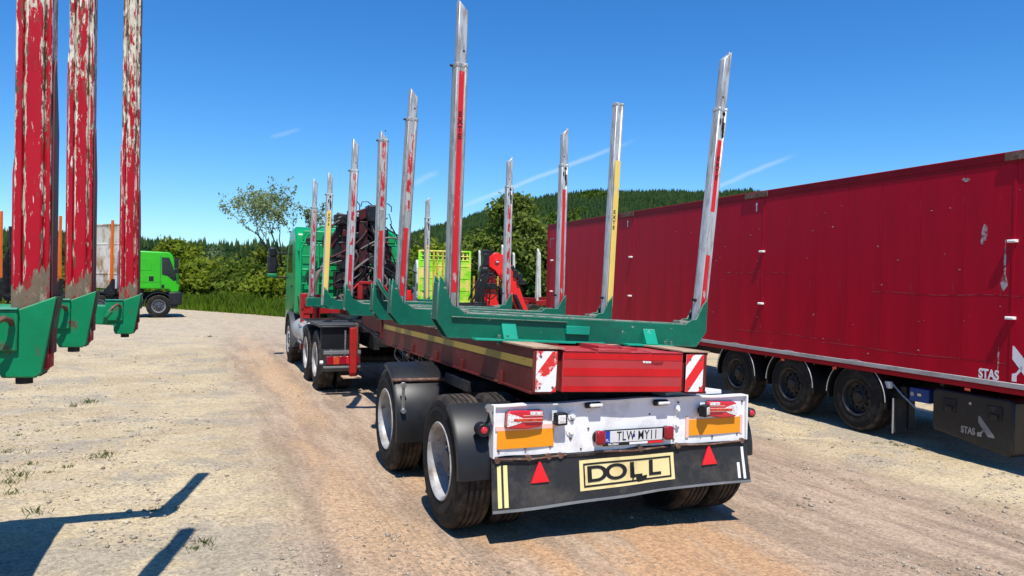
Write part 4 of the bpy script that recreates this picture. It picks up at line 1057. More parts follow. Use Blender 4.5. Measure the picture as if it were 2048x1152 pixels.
# combination tail lamps
def tail_lamp(xc, zc, flip):
    s_ = -1 if flip else 1
    W_, H_ = .145, .066
    out = [(-W_, -H_ + .012), (-W_ + .02, -H_), (.02, -H_ - .004), (W_ - .02, -H_ + .012), (W_, -H_ + .03), (W_, H_ - .015), (W_ - .015, H_), (-W_ + .03, H_ - .004), (-W_, H_ - .02)]
    p = MB(); p.prism([(a * s_, b) for a, b in out], 'y', -.055, -.012)
    lp = p.build('tail_lamp', M['lens_red'], LT, bevel=.010, loc=(xc, 0, zc), rot=(0, rad(2.2), 0), seg=3)
    q = MB(); pts = [(-W_ + .004 + .125 * (1 - ((t - .5) * 2) ** 2), -H_ + .014 + (2 * H_ - .034) * t) for t in np.linspace(0, 1, 13)]
    q.prism([(a * s_, b) for a, b in pts + [(-W_ + .003, H_ - .02), (-W_ + .003, -H_ + .014)]], 'y', -.0585, -.05)
    q.build('clear_lens', M['lens_clear'], lp, bevel=.002)
    q = MB().box(*sorted((s_ * -.095, s_ * (W_ - .012))), -.061, -.05, -.013, .007); q.build('indicator', M['lens_orange'], lp, bevel=.002)
    q = MB().box(*sorted((s_ * .035, s_ * (W_ - .012))), -.0595, -.05, .034, H_ - .008); q.build('reverse_lens', M['lens_clear'], lp, bevel=.002)
    q = MB().box(*sorted((s_ * .0, s_ * (W_ - .008))), -.059, -.05, -H_ + .028, -.018); q.build('dark_lens', M['lens_red_dark'], lp, bevel=.002)
    q = MB()
    for zz in (-.0155, .0095, .0285): q.box(*sorted((s_ * -.02, s_ * (W_ - .006))), -.0605, -.05, zz - .0014, zz + .0014)
    q.build('lens_rib', M['pink_sheet'], lp)
    MB().prism([((a * 1.02) * s_, b * 1.03) for a, b in out], 'y', -.022, -.008).build('housing', M['black_plastic'], lp, bevel=.006)
tail_lamp(-.905, .895, False); tail_lamp(.865, .882, True)
def work_lamp(xc, zc, rz, ln):
    b = MB(); b.box(-.047, .047, -ln, -.02, -.047, .047); wl_ = b.build('work_lamp', M['black_plastic'], LT, bevel=.012, loc=(xc, -.008, zc), rot=(0, 0, rz), seg=3)
    q = MB().box(-.033, .033, -ln - .003, -ln + .01, -.033, .033); q.build('lens', M['lens_clear'], wl_, bevel=.008)
    f = MB()
    for zz in (-.036, -.018, 0, .018, .036): f.box(-.05, .05, -.07, -.025, zz - .004, zz + .004)
    f.build('cooling_fin', M['black_plastic'], wl_)
    MB().box(-.02, .02, -.03, 0, -.02, .02).build('bracket', M['black_steel'], wl_)
work_lamp(-.622, .885, 0, .075); work_lamp(.655, .880, rad(32), .085)
for xc, zc in ((-.335, .972), (.275, .962)):
    b = MB().box(-.066, .066, -.046, -.010, -.024, .022).build('plate_light', M['black_plastic'], LT, bevel=.012, loc=(xc, 0, zc), seg=3)
    MB().box(-.040, .068, -.070, -.012, -.015, .013).build('lens', M['lens_clear'], b, bevel=.010)
# number plate with its two small lamps
pl = MB().box(-.272, .272, -.030, -.014, -.062, .062).build('number_plate', M['black_plastic'], LT, bevel=.004, loc=(.035, 0, .706), rot=(0, rad(.6), 0))
MB().box(-.215, .262, -.0325, -.029, -.036, .053).build('plate_face', M['plate_white'], pl, bevel=.002)
MB().box(-.262, -.216, -.0325, -.029, -.036, .053).build('country_band', M['plate_blue'], pl, bevel=.002)
put('lettering', text_mesh('TLW MY11', .070, M['ink'], .0006, .72, spacing=1.09, bold=.0008), pl, (.030, -.0335, .0075))
put('lettering', text_mesh('PL', .020, M['logo_white'], .0006, .9), pl, (-.239, -.0335, -.018))
MB().box(-.014, .008, -.0338, -.031, -.002, .022).build('seal', M['plate_blue'], pl)
put('lettering', text_mesh('TIR.CZERO', .012, M['logo_white'], .0006, 1.1, bold=.0006), pl, (-.185, -.0315, -.050))
MB().box(-.04, .125, -.0320, -.029, -.058, -.041).build('strip', M['white_paint'], pl)
MB().box(.126, .266, -.0320, -.029, -.058, -.041).build('strip', M['reflector_red'], pl)
for xc, s_ in ((-.275, -1), (.345, 1)):
    b = MB().cyl((xc, -.005, .72), (xc, -.03, .72), .05, 20).build('marker_lamp', M['black_plastic'], LT)
    q = MB(); q.box(-.040, .040, -.075, -.025, -.055, .055); q.build('lens', M['lens_red_dark'], b, bevel=.022, loc=(xc, 0, .72), seg=4)
# screws, tow eyes and peeled patches
for x, z in ((-1.09, .83), (-1.09, .665), (-.88, .668), (-.68, .672), (-.50, .86), (-.51, .72), (-.36, .79), (.55, .825), (.55, .665), (.80, .655), (1.05, .66), (1.09, .81), (.19, .87), (.42, .655), (1.10, .93), (-.42, .64), (.1, .64), (.46, .95)):
    MB().cyl((x, by(x, .3) - .008, z), (x, by(x, .3) + .004, z), .008, 8).build('screw', M['rust'], board)
for x, z in ((-.505, .895), (.452, .897), (.445, .775), (-.515, .775)):
    nt = MB(); nt.cyl((x, by(x, .5) - .010, z), (x, by(x, .5) + .003, z), .032, 18); nt.cyl((x, by(x, .5) - .028, z), (x, by(x, .5) - .008, z), .016, 6); nt.build('bolt', M['white_paint'], board)
# rubber spray flap
def fz0(x): return .250 + .010 * x + .012 * math.sin(x * 2.2 + .5) - .012 * math.exp(-(x / .25) ** 2)
def fz1(x): return .612 - .004 * x
def fy(x, t): return -.012 - .050 * (1 - t) ** 1.5 + .010 * math.sin(x * 3.5 + 1) * (1 - t) + .004 * math.sin(x * 9 + 4 * t)
flap = sheet(-1.15, 1.155, fz0, fz1, fy, 70, 12, .010).build('spray_flap', M['flap'], LT, smooth_=50)
def on_flap(mt, x0, x1, t0, t1, name, d=.004):
    return sheet(x0, x1, lambda x: fz0(x) + (fz1(x) - fz0(x)) * t0, lambda x: fz0(x) + (fz1(x) - fz0(x)) * t1, lambda x, t: fy(x, t0 + (t1 - t0) * t) - d, 24, 4, .003).build(name, M[mt], flap, smooth_=50)
on_flap('grey_paint', -1.15, 1.155, .01, .06, 'lower_lip')
for x0, x1 in ((-1.108, -1.078), (-1.06, -1.028)): on_flap('pale_yellow', x0, x1, .10, .86, 'reflective_stripe')
on_flap('white_paint', 1.085, 1.11, .10, .84, 'reflective_stripe'); on_flap('white_paint', 1.03, 1.056, .12, .48, 'reflective_stripe')
sg = on_flap('sign_yellow', -.440, .415, .235, .835, 'name_sign')
def frame_on_flap(x0, x1, t0, t1, wx_, wt):
    for a in ((x0, x1, t0, t0 + wt), (x0, x1, t1 - wt, t1), (x0, x0 + wx_, t0, t1), (x1 - wx_, x1, t0, t1)): on_flap('ink', *a, 'sign_border', .0075)
frame_on_flap(-.408, .383, .30, .77, .012, .035)
def text_on_flap(body, h, xc, t, mt, sx, bold, d):
    me = text_mesh(body, h, mt, .0008, sx, bold=bold).copy()
    zc = fz0(xc) + (fz1(xc) - fz0(xc)) * t
    for v_ in me.vertices:
        x = v_.co.x + xc; z = zc + v_.co.z + (fz0(x) - fz0(xc)) * (1 - t); tt_ = (z - fz0(x)) / (fz1(x) - fz0(x)); v_.co = (x, fy(x, tt_) - d + v_.co.y, z)
    return put('lettering', me, flap)
for ch, xc, sx_ in (('D', -.290, 1.62), ('O', -.118, 1.55), ('L', .055, 1.5), ('L', .225, 1.5)):
    text_on_flap(ch, .112, xc, .535, M['ink'], sx_, .0035, .0078)
for x, t in ((-.77, .66), (.755, .68)):
    z = fz0(x) + (fz1(x) - fz0(x)) * t; y = fy(x, t)
    r_ = MB().prism([(-.075, -.068), (.075, -.068), (.006, .085), (-.006, .085)], 'y', -.016, -.002).build('warning_triangle', M['reflector_red'], flap, bevel=.004, loc=(x, y, z), rot=(rad(-6), 0, 0))
# the torn slit and a hanging shred on the sign
cr = MB(); cr.prism([(.030, .470), (.040, .470), (.046, .40), (.034, .36), (.046, .30), (.050, .235), (.036, .235), (.032, .30), (.022, .36), (.034, .41)], 'y', fy(.04, .4) - .010, fy(.04, .4) - .002)
cr.prism([(.06, .385), (.16, .40), (.155, .36), (.135, .365), (.125, .325), (.10, .34), (.07, .35)], 'y', fy(.1, .4) - .0095, fy(.1, .4) - .002)
cr.build('tear', M['ink'], flap, smooth_=0)
cl_ = MB()
for x in (-1.11, -.86, -.70, -.60, .1, .45, 1.09): cl_.cyl((x, -.035, .605), (x, .0, .605), .022, 12)
for x0, x1 in ((-1.12, -.55), (-.3, .35), (.45, 1.1)): cl_.tube([(x0, -.028, .612), ((x0 + x1) / 2, -.03, .595), (x1, -.028, .606)], .008, 6)
cl_.build('hanger', M['rust'], flap)
ob = MB(); ob.box(-.98, -.6, -.02, .05, .585, .612); ob.box(.3, 1.1, -.024, .05, .575, .606); ob.box(-.55, .3, -.024, .05, .582, .61)
ob.build('hanger_rail', M['black_steel'], flap, bevel=.004)
# right-hand grey bracket sheet seen above the board
MB().box(.42, .98, .06, .42, .965, 1.0).build('guard_plate', M['white_sheet'], LT, bevel=.004, loc=(0, 0, .02), rot=(rad(-3), 0, 0))

# ------------------------------------------------------------------ the green logging truck (built in the trailer's axes, its base at mid wheelbase)
TB = Vector((.05, 10.5, -.10))
TK = thing('logging_truck', 'green cab logging truck with folded crane and red outriggers, ahead of the dark green bolsters', 'truck', T.w(*TB), rad(22.807))
TO = tuple(-TB)
def tk(mb, name, mt, parent=None, **k):
    o = mb.build(name, mt, parent or TK, **k)
    if parent is None: o.location = Vector(o.location) + Vector(TO)
    return o
# cab: side profile (y, z), extruded across
cx0, cx1 = -1.14, 1.22
cab = MB()
prof = [(12.15, 1.02), (12.15, 2.45), (12.24, 2.84), (12.55, 3.0), (13.4, 2.94), (13.85, 2.5), (14.15, 1.95), (14.2, .70), (13.75, .62), (13.55, 1.0), (13.25, 1.22), (12.6, 1.22), (12.4, 1.02)]
cab.prism(prof, 'x', cx0, cx1)
cab = tk(cab, 'cab', [M['cab_green']], bevel=.07, seg=4)
rb = MB()
for x0, x1, z0, z1 in ((-1.0, -.25, 1.2, 2.05), (-.15, .6, 1.2, 2.05), (-1.0, 1.1, 2.15, 2.6), (-1.0, 1.1, 2.68, 2.9)): rb.box(x0, x1, 12.13, 12.17, z0, z1)
rb.build('rear_panel', M['cab_green'], cab, bevel=.015)
MB().prism([(12.75, 1.95), (12.78, 2.6), (13.45, 2.6), (13.75, 1.95)], 'x', cx0 - .004, cx0 + .01).build('side_window', M['glass'], cab)
MB().prism([(12.75, 1.95), (12.78, 2.6), (13.45, 2.6), (13.75, 1.95)], 'x', cx1 - .01, cx1 + .004).build('side_window', M['glass'], cab)
MB().prism([(12.62, 1.12), (12.62, 2.72), (13.55, 2.72), (13.95, 1.9), (13.98, 1.15)], 'x', cx0 - .0025, cx0 - .001).build('door', M['cab_green'], cab)
dh = MB(); dh.box(cx0 - .03, cx0, 12.7, 12.85, 1.62, 1.66); dh.build('handle', M['black_plastic'], cab, bevel=.006)
# wing mirrors
for s_, xb in ((-1, cx0), (1, cx1)):
    mr_ = MB(); xo = xb + s_ * .36
    mr_.box(xo - .11, xo + .11, 13.72, 13.9, 1.93, 2.36); mr_.box(xo - .085, xo + .095, 13.70, 13.9, 2.33, 2.56)
    mm = tk(mr_, 'wing_mirror', M['black_plastic'], bevel=.045, seg=4)
    MB().box(xo - .11, xo + .11, 13.70, 13.86, 1.83, 1.93).build('mirror_foot', M['cab_green_dark'], mm, bevel=.03, seg=3)
    a_ = MB(); a_.cyl((xb, 13.8, 2.42), (xo, 13.8, 2.42), .022, 8); a_.cyl((xb, 13.8, 1.84), (xo, 13.8, 1.84), .022, 8); a_.build('arm', M['black_steel'], mm)
# tubular rack round the rear of the cab
def rack(sx, mt='cab_green_dark'):
    r_ = MB(); y = 11.75
    r_.tube([(sx * 1.12 + .04, y, 1.35), (sx * 1.12 + .04, y, 2.45), (sx * .98 + .04, y + .02, 2.78), (sx * .70 + .04, y + .02, 2.98), (.04, y + .02, 3.0)], .026, 8)
    r_.tube([(sx * .74 + .04, y, 1.35), (sx * .74 + .04, y, 2.62)], .022, 8)
    for z in (1.42, 1.72, 2.02, 2.32, 2.62): r_.tube([(sx * 1.12 + .04, y, z), (sx * .1 + .04, y, z)], .018, 8)
    r_.tube([(sx * 1.12 + .04, y, 2.45), (sx * 1.12 + .04, y + .4, 2.45)], .02, 6); r_.tube([(sx * 1.12 + .04, y, 1.45), (sx * 1.12 + .04, y + .4, 1.45)], .02, 6)
    return r_
for s_ in (-1, 1): tk(rack(s_), 'rack', M['cab_green'])
lmp = MB(); lmp.box(-.98, -.86, 11.68, 11.74, 2.62, 2.72); lmp.cyl((-.92, 11.70, 2.55), (-.92, 11.70, 2.64), .04, 10); tk(lmp, 'rack_lamp', M['black_plastic'], bevel=.01)
# chassis
ch = MB()
for s_ in (-1, 1): ch.box(.05 + s_ * .42 - .05, .05 + s_ * .42 + .05, 7.3, 14.0, .68, .95)
for y in (7.35, 8.9, 10.2, 11.6, 13.2): ch.box(-.4, .5, y, y + .1, .72, .92)
ch.box(-.55, .65, 7.6, 11.4, .95, 1.12)
tk(ch, 'chassis', M['black_steel'], bevel=.006, seg=1)
for y in (8.41, 9.65):
    for s_ in (-1, 1):
        w_ = truck_wheel.put(TK, *(Vector((.05 + s_ * 1.28, y, .425)) + Vector(TO)), s_)
        truck_wheel.put(TK, *(Vector((.05 + s_ * .95, y, .425)) + Vector(TO)), s_, True)
for s_ in (-1, 1): front_wheel.put(TK, *(Vector((.05 + s_ * 1.27, 12.75, .425)) + Vector(TO)), s_)
for y in (8.41, 9.65, 12.75): tk(MB().cyl((-1.1, y, .425), (1.2, y, .425), .075, 12), 'axle', M['black_steel'])
# rear guards: black box over the bogie, hanging flaps, straps
for s_ in (-1, 1):
    c0 = .05 + s_ * .92
    g = MB(); g.box(c0 - .33, c0 + .33, 7.86, 7.90, .62, 1.02); g.box(c0 - .35, c0 + .35, 7.80, 10.3, 1.02, 1.05)
    gu = tk(g, 'mudguard', M['black_plastic'], bevel=.01)
    f_ = MB(); f_.box(c0 - .33, c0 + .33, 7.78, 7.80, .28, .66); fo = tk(f_, 'mud_flap', M['flap'], bevel=.005)
    q = MB()
    for dx in (-.17, .17): q.cyl((c0 + dx, 7.765, .50), (c0 + dx, 7.775, .66), .014, 8)
    q.box(c0 + .05, c0 + .075, 7.75, 7.775, .45, .98); tk(q, 'strap', M['steel'])
    sh = MB(); sh.box(c0 - .36, c0 + .40, 7.9, 9.1, 1.052, 1.07); tk(sh, 'guard_sheen', M['fender_grey'], bevel=.006)  # grey sheet laid on the black guard, its sheen put in as colour
    arch_ = MB(); arch(arch_, c0 - .36, c0 + .2, 12.75, .43, .62, -12, 175, n=22); tk(arch_, 'front_guard', M['fender_grey'])
    tl = MB(); tl.box(c0 - .30, c0 + .26, 7.50, 7.58, .42, .58); to = tk(tl, 'tail_lamp_box', M['dark_red_steel'], bevel=.008)
    for i, mt in enumerate(('lens_red_dark', 'lens_orange', 'lens_red_dark', 'lens_red', 'lens_red_dark')):
        MB().box(c0 - .28 + i * .105, c0 - .28 + i * .105 + .10, 7.490, 7.51, .435, .565).build('lens', M[mt], to, bevel=.006)
    tk(MB().box(c0 - .33, c0 + .28, 7.5, 7.56, .60, .66), 'lamp_rail', M['grey_paint'], bevel=.006); tk(MB().box(c0 - .33, c0 + .28, 7.5, 7.56, .37, .405), 'lamp_rail', M['grey_paint'], bevel=.006)
    tk(MB().cyl((c0 - s_ * -.34, 7.53, .47), (c0 - s_ * -.34 + s_ * .05, 7.53, .47), .03, 10), 'marker', M['white_paint'])
# red tail posts with foot plates
for x in (-.74, .84):
    p_ = MB(); p_.box(x - .055, x + .055, 7.36, 7.48, .30, 1.05); p_.box(x - .045, x + .045, 7.39, 7.46, .24, .32)
    po = tk(p_, 'tail_post', M['red_steel'], bevel=.008)
    q = MB(); q.box(x - .17, x + .13, 7.32, 7.56, .215, .24); tk(q, 'foot_plate', M['rust_plate'], bevel=.004)
    q = MB(); q.prism([(7.50, .35), (7.50, 1.10), (7.62, 1.12), (7.85, .80), (7.62, .30)], 'x', x + .06, x + .10); tk(q, 'post_rib', M['rust'], bevel=.003)
# outriggers beside the crane
for s_ in (-1, 1):
    xc = .05 + s_ * 1.10
    o_ = MB(); o_.box(xc - .09, xc + .09, 11.02, 11.22, .32, 1.50); o_.prism([(11.0, 1.20), (11.0, 1.52), (11.3, 1.52), (11.3, 1.05)], 'x', xc - .10, xc + .10)
    oo = tk(o_, 'outrigger', M['red_steel'], bevel=.01)
    tk(MB().cyl((xc + s_ * -.22, 11.05, .78), (xc + s_ * -.22, 11.05, 1.5), .085, 18), 'outrigger_cylinder', M['red_steel'], bevel=.006)
    tk(MB().cyl((xc, 11.12, .28), (xc, 11.12, .34), .13, 16), 'outrigger_foot', M['black_steel'])
tk(MB().box(-1.1, 1.2, 11.0, 11.3, 1.10, 1.32), 'outrigger_beam', M['red_steel'], bevel=.01)
tk(MB().box(.95, 1.18, 10.9, 11.05, 1.40, 1.62), 'tool_box', M['crane_red'], bevel=.01)
st_ = MB()
for k in range(5): st_.box(-1.22, -.95, 10.45 + .02 * k, 10.9, .52 + k * .085, .57 + k * .085)
tk(st_, 'tank_step', M['alu'], bevel=.006); tk(MB().cyl((-.98, 10.35, .72), (-.98, 11.9, .72), .25, 24), 'fuel_tank', M['alu'], bevel=.02)
# deck with bolsters 5 and 6 of the row
tk(MB().box(-.35, .45, 7.5, 11.0, 1.12, 1.22), 'deck', M['dark_red_steel'], bevel=.006)
for (y, cx, zt, roll) in ((8.52, .18, 1.455, rad(.7)), (10.32, .16, 1.405, rad(.4))):
    b = MB(); pr = bolster_profile(1.26, 1.26, .16, .24 if y < 9 else .12, .24 if y < 9 else .12)
    b.prism(pr, 'y', -.085, -.068); b.prism(pr, 'y', .068, .085); b.box(-1.16, 1.16, -.0845, .0845, -.161, -.148); b.box(-1.02, 1.02, -.0675, .0675, -.012, -.002)
    if y > 9: b.box(-1.30, -1.02, -.11, .11, -.13, .045); b.box(1.02, 1.30, -.11, .11, -.13, .045)
    b.box(-.40, .40, -.08, .08, -.24, -.162)
    bo = tk(b, 'bolster', M['bolster_green'], bevel=.005, seg=1, loc=(cx, y, zt), rot=(0, roll, 0))
    w_ = MB().box(-1.0, 1.0, -.07, .07, -.0015, .006); w_.build('bearing_strip', M['worn_top'], bo)
def tstake(*a, **k):
    o = make_stake(TK, *a, **k); o.location = Vector(o.location) + Vector(TO); return o
tstake(-1.045, 8.52, 1.50, 3.36, 3.75, .028, -1, 'strip_yellow', .05, 1.55, 1.40, mouth=True, glv='galv_light', wide=(-.040, .041))
tstake(1.375, 8.52, 1.46, 3.30, 3.70, -.005, 1, 'strip_red', .05, 1.7, None, mouth=True)
tstake(-1.035, 10.32, 1.44, 3.27, 3.84, .016, -1, 'strip_red_worn', .05, 1.75, None)
tstake(1.355, 10.32, 1.40, 3.18, 3.62, -.006, 1, 'strip_yellow', .05, 1.20, 1.22, mouth=True, glv='galv_light')
# the crane, folded behind the cab
cr = MB(); cr.box(.02, .34, 11.42, 11.74, 1.2, 2.5); cr.cyl((.18, 11.58, .95), (.18, 11.58, 1.4), .26, 20); cr.prism([(-.08, 2.4), (.42, 2.4), (.46, 2.9), (.30, 3.32), (-.05, 3.36), (-.16, 2.9)], 'y', 11.44, 11.72)
crn = tk(cr, 'crane_column', M['dark_red_steel'], bevel=.015)
bm_ = MB(); bm_.prism([(-.28, 2.98), (-.25, 3.22), (.32, 3.44), (.36, 3.22)], 'y', 11.22, 11.42); bm_.prism([(-.62, 2.55), (-.22, 3.22), (-.10, 3.16), (-.50, 2.48)], 'y', 11.26, 11.40)
bm_.box(.06, .24, 11.12, 11.28, 1.5, 3.1); bm_.box(-.30, -.18, 11.2, 11.35, 1.9, 3.0)
tk(bm_, 'crane_boom', M['dark_red_steel'], bevel=.012)
md_ = MB(); md_.cyl((.22, 11.3, 3.22), (.56, 11.3, 3.22), .20, 20); md_.box(.24, .58, 11.10, 11.5, 3.08, 3.46); md_.box(.30, .60, 11.16, 11.4, 2.92, 3.1)
tk(md_, 'motor', M['black_plastic'], bevel=.04, seg=3)
sg_ = MB(); sg_.box(-.22, .06, 11.06, 11.10, 3.16, 3.30); sg_ = tk(sg_, 'sign_box', M['black_steel'], bevel=.006); tk(MB().box(-.19, .03, 11.052, 11.058, 3.185, 3.275), 'sign_face', M['dirty_white'])
gr_ = MB(); gr_.cyl((-.40, 11.35, 2.30), (.10, 11.35, 2.30), .09, 14); gr_.box(-.34, -.10, 11.2, 11.45, 2.0, 2.28); gr_.cyl((.4, 11.3, 2.3), (.75, 11.35, 2.6), .05, 10); gr_.box(.40, .70, 11.25, 11.5, 2.55, 2.8); gr_.cyl((.42, 11.3, 1.6), (.50, 11.3, 2.3), .06, 10)
gr_.box(.36, .62, 11.25, 11.5, 1.5, 1.95); gr_.box(-.20, .0, 11.2, 11.4, 1.45, 1.9)
tk(gr_, 'hydraulics', M['black_steel'], bevel=.012)
vb = MB(); vb.box(.50, .86, 11.30, 11.6, 1.45, 2.25); vb.box(.44, .74, 11.26, 11.6, 2.25, 2.95); vb.box(.56, .92, 11.34, 11.6, 1.95, 2.2); vb.box(-.46, -.18, 11.3, 11.6, 2.3, 2.75); tk(vb, 'valve_block', M['black_plastic'], bevel=.03)
rb_ = random.Random(12)
for i in range(16):
    x, z, s_ = rb_.uniform(-.38, .78), rb_.uniform(1.5, 3.15), rb_.uniform(.07, .17)
    tk(MB().box(x - s_, x + s_, 11.20 + rb_.uniform(-.1, .06), 11.46, z - s_ * rb_.uniform(.5, 1.3), z + s_ * rb_.uniform(.5, 1.3), 0, Matrix.Rotation(0, 4, 'Y')), 'crane_fitting', M[rb_.choice(['black_plastic', 'black_steel', 'dark_red_steel'])], bevel=.02)
for k, mt in ((0, 'hose'), (1, 'dark_red_steel'), (2, 'hose_grey')):
    h_ = MB()
    for i in range((64, 16, 9)[k]):
        x = random.gauss(.2, .36); z = random.uniform(1.45, 3.25); y = random.uniform(11.02, 11.28)
        ln = random.uniform(.35, 1.1); a = random.gauss(-1.5, .55)
        p0 = Vector((x, y, z)); p2 = p0 + Vector((math.cos(a) * ln, random.uniform(-.06, .1), math.sin(a) * ln)); p2.z = max(p2.z, 1.3)
        p1 = (p0 + p2) / 2 + Vector((random.gauss(0, .28), random.uniform(-.12, .02), random.gauss(.05, .22)))
        h_.tube([p0.lerp(p1, t).lerp(p1.lerp(p2, t), t) for t in np.linspace(0, 1, 9)], random.choice([.012, .016, .02, .026]), 6)
    tk(h_, 'hose', M[mt])
lp_ = MB()
for x0, z0, w_, hh in ((-.12, 3.38, .2, .14), (.10, 3.42, .24, .10), (.56, 3.40, .22, .10), (.62, 3.0, .16, .26), (-.42, 2.9, .1, .2)):
    lp_.tube([(x0, 11.2, z0), (x0 + .02, 11.18, z0 + hh), (x0 + w_ * .6, 11.18, z0 + hh * 1.1), (x0 + w_, 11.22, z0 + hh * .5), (x0 + w_, 11.24, z0 - .06)], .011, 6)
tk(lp_, 'hose_loop', M['hose'])
rg = MB()
for s_, xr in ((-1, -.32), (1, .62)):
    rg.tube([(xr + s_ * (.50 * math.sin(a)), 11.45, 1.62 + .62 * math.cos(a)) for a in np.linspace(-.2, 2.2, 14)], [.05] * 14, 8)
tk(rg, 'hose_arc', M['hose_grey'])
gf = MB(); gf.box(.0, .5, 10.75, 10.85, 1.74, 1.80)
for s_ in (-1, 1): gf.box(.25 + s_ * .22 - .05, .25 + s_ * .22 + .05, 10.76, 10.84, 1.42, 1.75); gf.tube([(.25 + s_ * .25, 10.8, 1.75), (.25 + s_ * .52, 10.8, 1.45)], .03, 6)
tk(gf, 'guard_frame', M['red_steel'], bevel=.006)
eb = MB(); eb.prism([(-.55, 1.07), (-.18, 1.38), (-.02, 1.38), (.16, 1.07)], 'y', 8.55, 9.3); tk(eb, 'air_box', M['black_plastic'], bevel=.02); tk(MB().box(-.10, .02, 8.52, 8.545, 1.16, 1.32), 'valve_plate', M['steel'], bevel=.006)

# ------------------------------------------------------------------ the red box semi-trailer
SO = S.w(8.85, 12.0, -.30)
ST = thing('semi_trailer', 'tall dark red box semi-trailer with black wheels and toolbox along the right', 'trailer', SO, rad(19.965))
Y0, Y1 = -6.2, 9.20                # local y of the rear and front ends; the left wall stands at x = 0
def zt_(z): return z + .30
ZB, ZT = zt_(.715), zt_(3.50)
bd = MB(); bd.box(.035, 2.50, Y0, Y1, ZB - .02, ZT + .02); bd.build('body', M['trailer_red'], ST)
k = 0; y = Y0; pm = {}
pitch = .66
pan = MB().box(0, .032, .0015, pitch - .0015, ZB, ZT).mesh('side_panel', M['trailer_red'], 0)
while y + pitch <= Y1 + .01:
    o = put('side_panel', pan, ST, (0, y, 0), bevel=.0025, seg=1); y += pitch
    k += 1
rest = MB().box(0, .032, y + .0015, Y1, ZB, ZT); rest.build('side_panel', M['trailer_red'], ST) if Y1 - y > .03 else None
sm = MB(); sm.box(.008, .034, Y0, Y1, ZB, ZT); sm.build('seam', M['trailer_seam'], ST)
tr = MB(); tr.box(-.012, .05, Y0, Y1, ZT, ZT + .09); tr.box(-.020, .04, Y0, Y1, ZT + .078, ZT + .10); tr.box(-.006, .05, Y0, Y1, ZT - .055, ZT - .0); tr.build('top_rail', M['trailer_rail'], ST, bevel=.005, seg=1)
tr = MB(); tr.box(-.010, .04, Y0, Y1, ZB - .085, ZB - .001); tr.build('bottom_rail', M['trailer_rail'], ST, bevel=.004, seg=1)
tr = MB(); tr.box(-.013, .03, Y0, Y1, ZB - .012, ZB + .052); tr.build('aluminium_rail', M['alu'], ST, bevel=.004, seg=1)
MB().box(-.014, .06, Y1 - .10, Y1 + .02, ZB - .20, ZT + .09).build('corner_post', M['trailer_rail'], ST, bevel=.01)
MB().box(-.012, .06, Y0 - .02, Y0 + .30, ZB - .55, ZB - .09).build('rear_skirt', M['trailer_rail'], ST, bevel=.03)
rf_ = MB().box(.05, 2.46, Y0, Y1, ZT + .02, ZT + .06); rf_.build('roof', M['grey_paint'], ST)
def sl_(y_s): return y_s - 12.0
for y_s in (20.8, 15.93, 11.09, 6.44):
    yy = sl_(y_s)
    for z in (2.50, 1.56):
        hb_ = MB(); hb_.box(-.055, 0, yy - .055, yy + .055, zt_(z) - .018, zt_(z) + .018); hb_.cyl((-.045, yy - .05, zt_(z)), (-.045, yy + .05, zt_(z)), .018, 8)
        hb_.build('hinge_bracket', M['white_paint'], ST, bevel=.004)
    if y_s < 20:
        MB().box(-.006, 0, yy - .02, yy + .02, ZB + .06, ZT - .06).build('post_strip', M['trailer_red'], ST, bevel=.002)
for y_s in (16.15, 11.3, 6.25):
    yy = sl_(y_s)
    MB().box(-.032, .0, yy - .32, yy + .32, ZT - .01, ZT + .085).build('roof_clamp', M['rust'], ST, bevel=.006)
    a_ = MB(); a_.prism([(yy - .012, ZT - .26), (yy - .012, ZT - .14), (yy - .035, ZT - .14), (yy, ZT - .09), (yy + .035, ZT - .14), (yy + .012, ZT - .14), (yy + .012, ZT - .26)], 'x', -.003, -.0005)
    a_.build('arrow_mark', M['logo_white'], ST)
lm = MB(); lm.box(-.0025, -.0005, Y1 - .5, Y1 - .18, ZT - .36, ZT - .33); lm.box(-.0025, -.0005, Y1 - .21, Y1 - .18, ZT - .62, ZT - .36); lm.build('corner_mark', M['grey_mark'], ST)
# scars and scratches down to the primer
sc_ = MB(); r_ = random.Random(3)
def scar(yc, z, w_, h_, n_=9):
    pts = [(yc + w_ * r_.uniform(.5, 1) * math.cos(a), z + h_ * r_.uniform(.5, 1) * math.sin(a)) for a in np.linspace(0, 6.283, n_, endpoint=False)]
    sc_.prism(pts, 'x', -.0022, -.0004)
scar(sl_(6.55), zt_(2.25), .018, .34, 13); scar(sl_(6.55), zt_(1.98), .05, .13); scar(sl_(6.83), zt_(2.62), .05, .12); scar(sl_(6.85), zt_(2.52), .03, .10); scar(sl_(7.1), zt_(3.33), .07, .035)
scar(sl_(11.1), zt_(2.06), .022, .12, 12); scar(sl_(11.1), zt_(1.12), .022, .14, 12); scar(sl_(6.6), zt_(1.05), .014, .22, 12)
for q in range(46):
    scar(sl_(r_.uniform(6.2, 14)), zt_(r_.uniform(.85, 3.2)), r_.uniform(.006, .03), r_.uniform(.004, .014), 7)
tag(sc_.build('paint_scar', M['scar'], ST, smooth_=0), kind='stuff')
ln_ = MB()
for y0, y1, z in ((6.2, 9.6, .98), (6.3, 8.6, 1.82), (9.2, 11.8, 1.05), (10.3, 12.2, 2.12)):
    ln_.loft([[(-.0018, sl_(y0 + (y1 - y0) * t), zt_(z + .012 * math.sin(t * 9 + y0))), (-.0018, sl_(y0 + (y1 - y0) * t), zt_(z + .006 + .012 * math.sin(t * 9 + y0))), (-.0004, sl_(y0 + (y1 - y0) * t), zt_(z + .003 + .012 * math.sin(t * 9 + y0)))] for t in np.linspace(0, 1, 24)], 0)
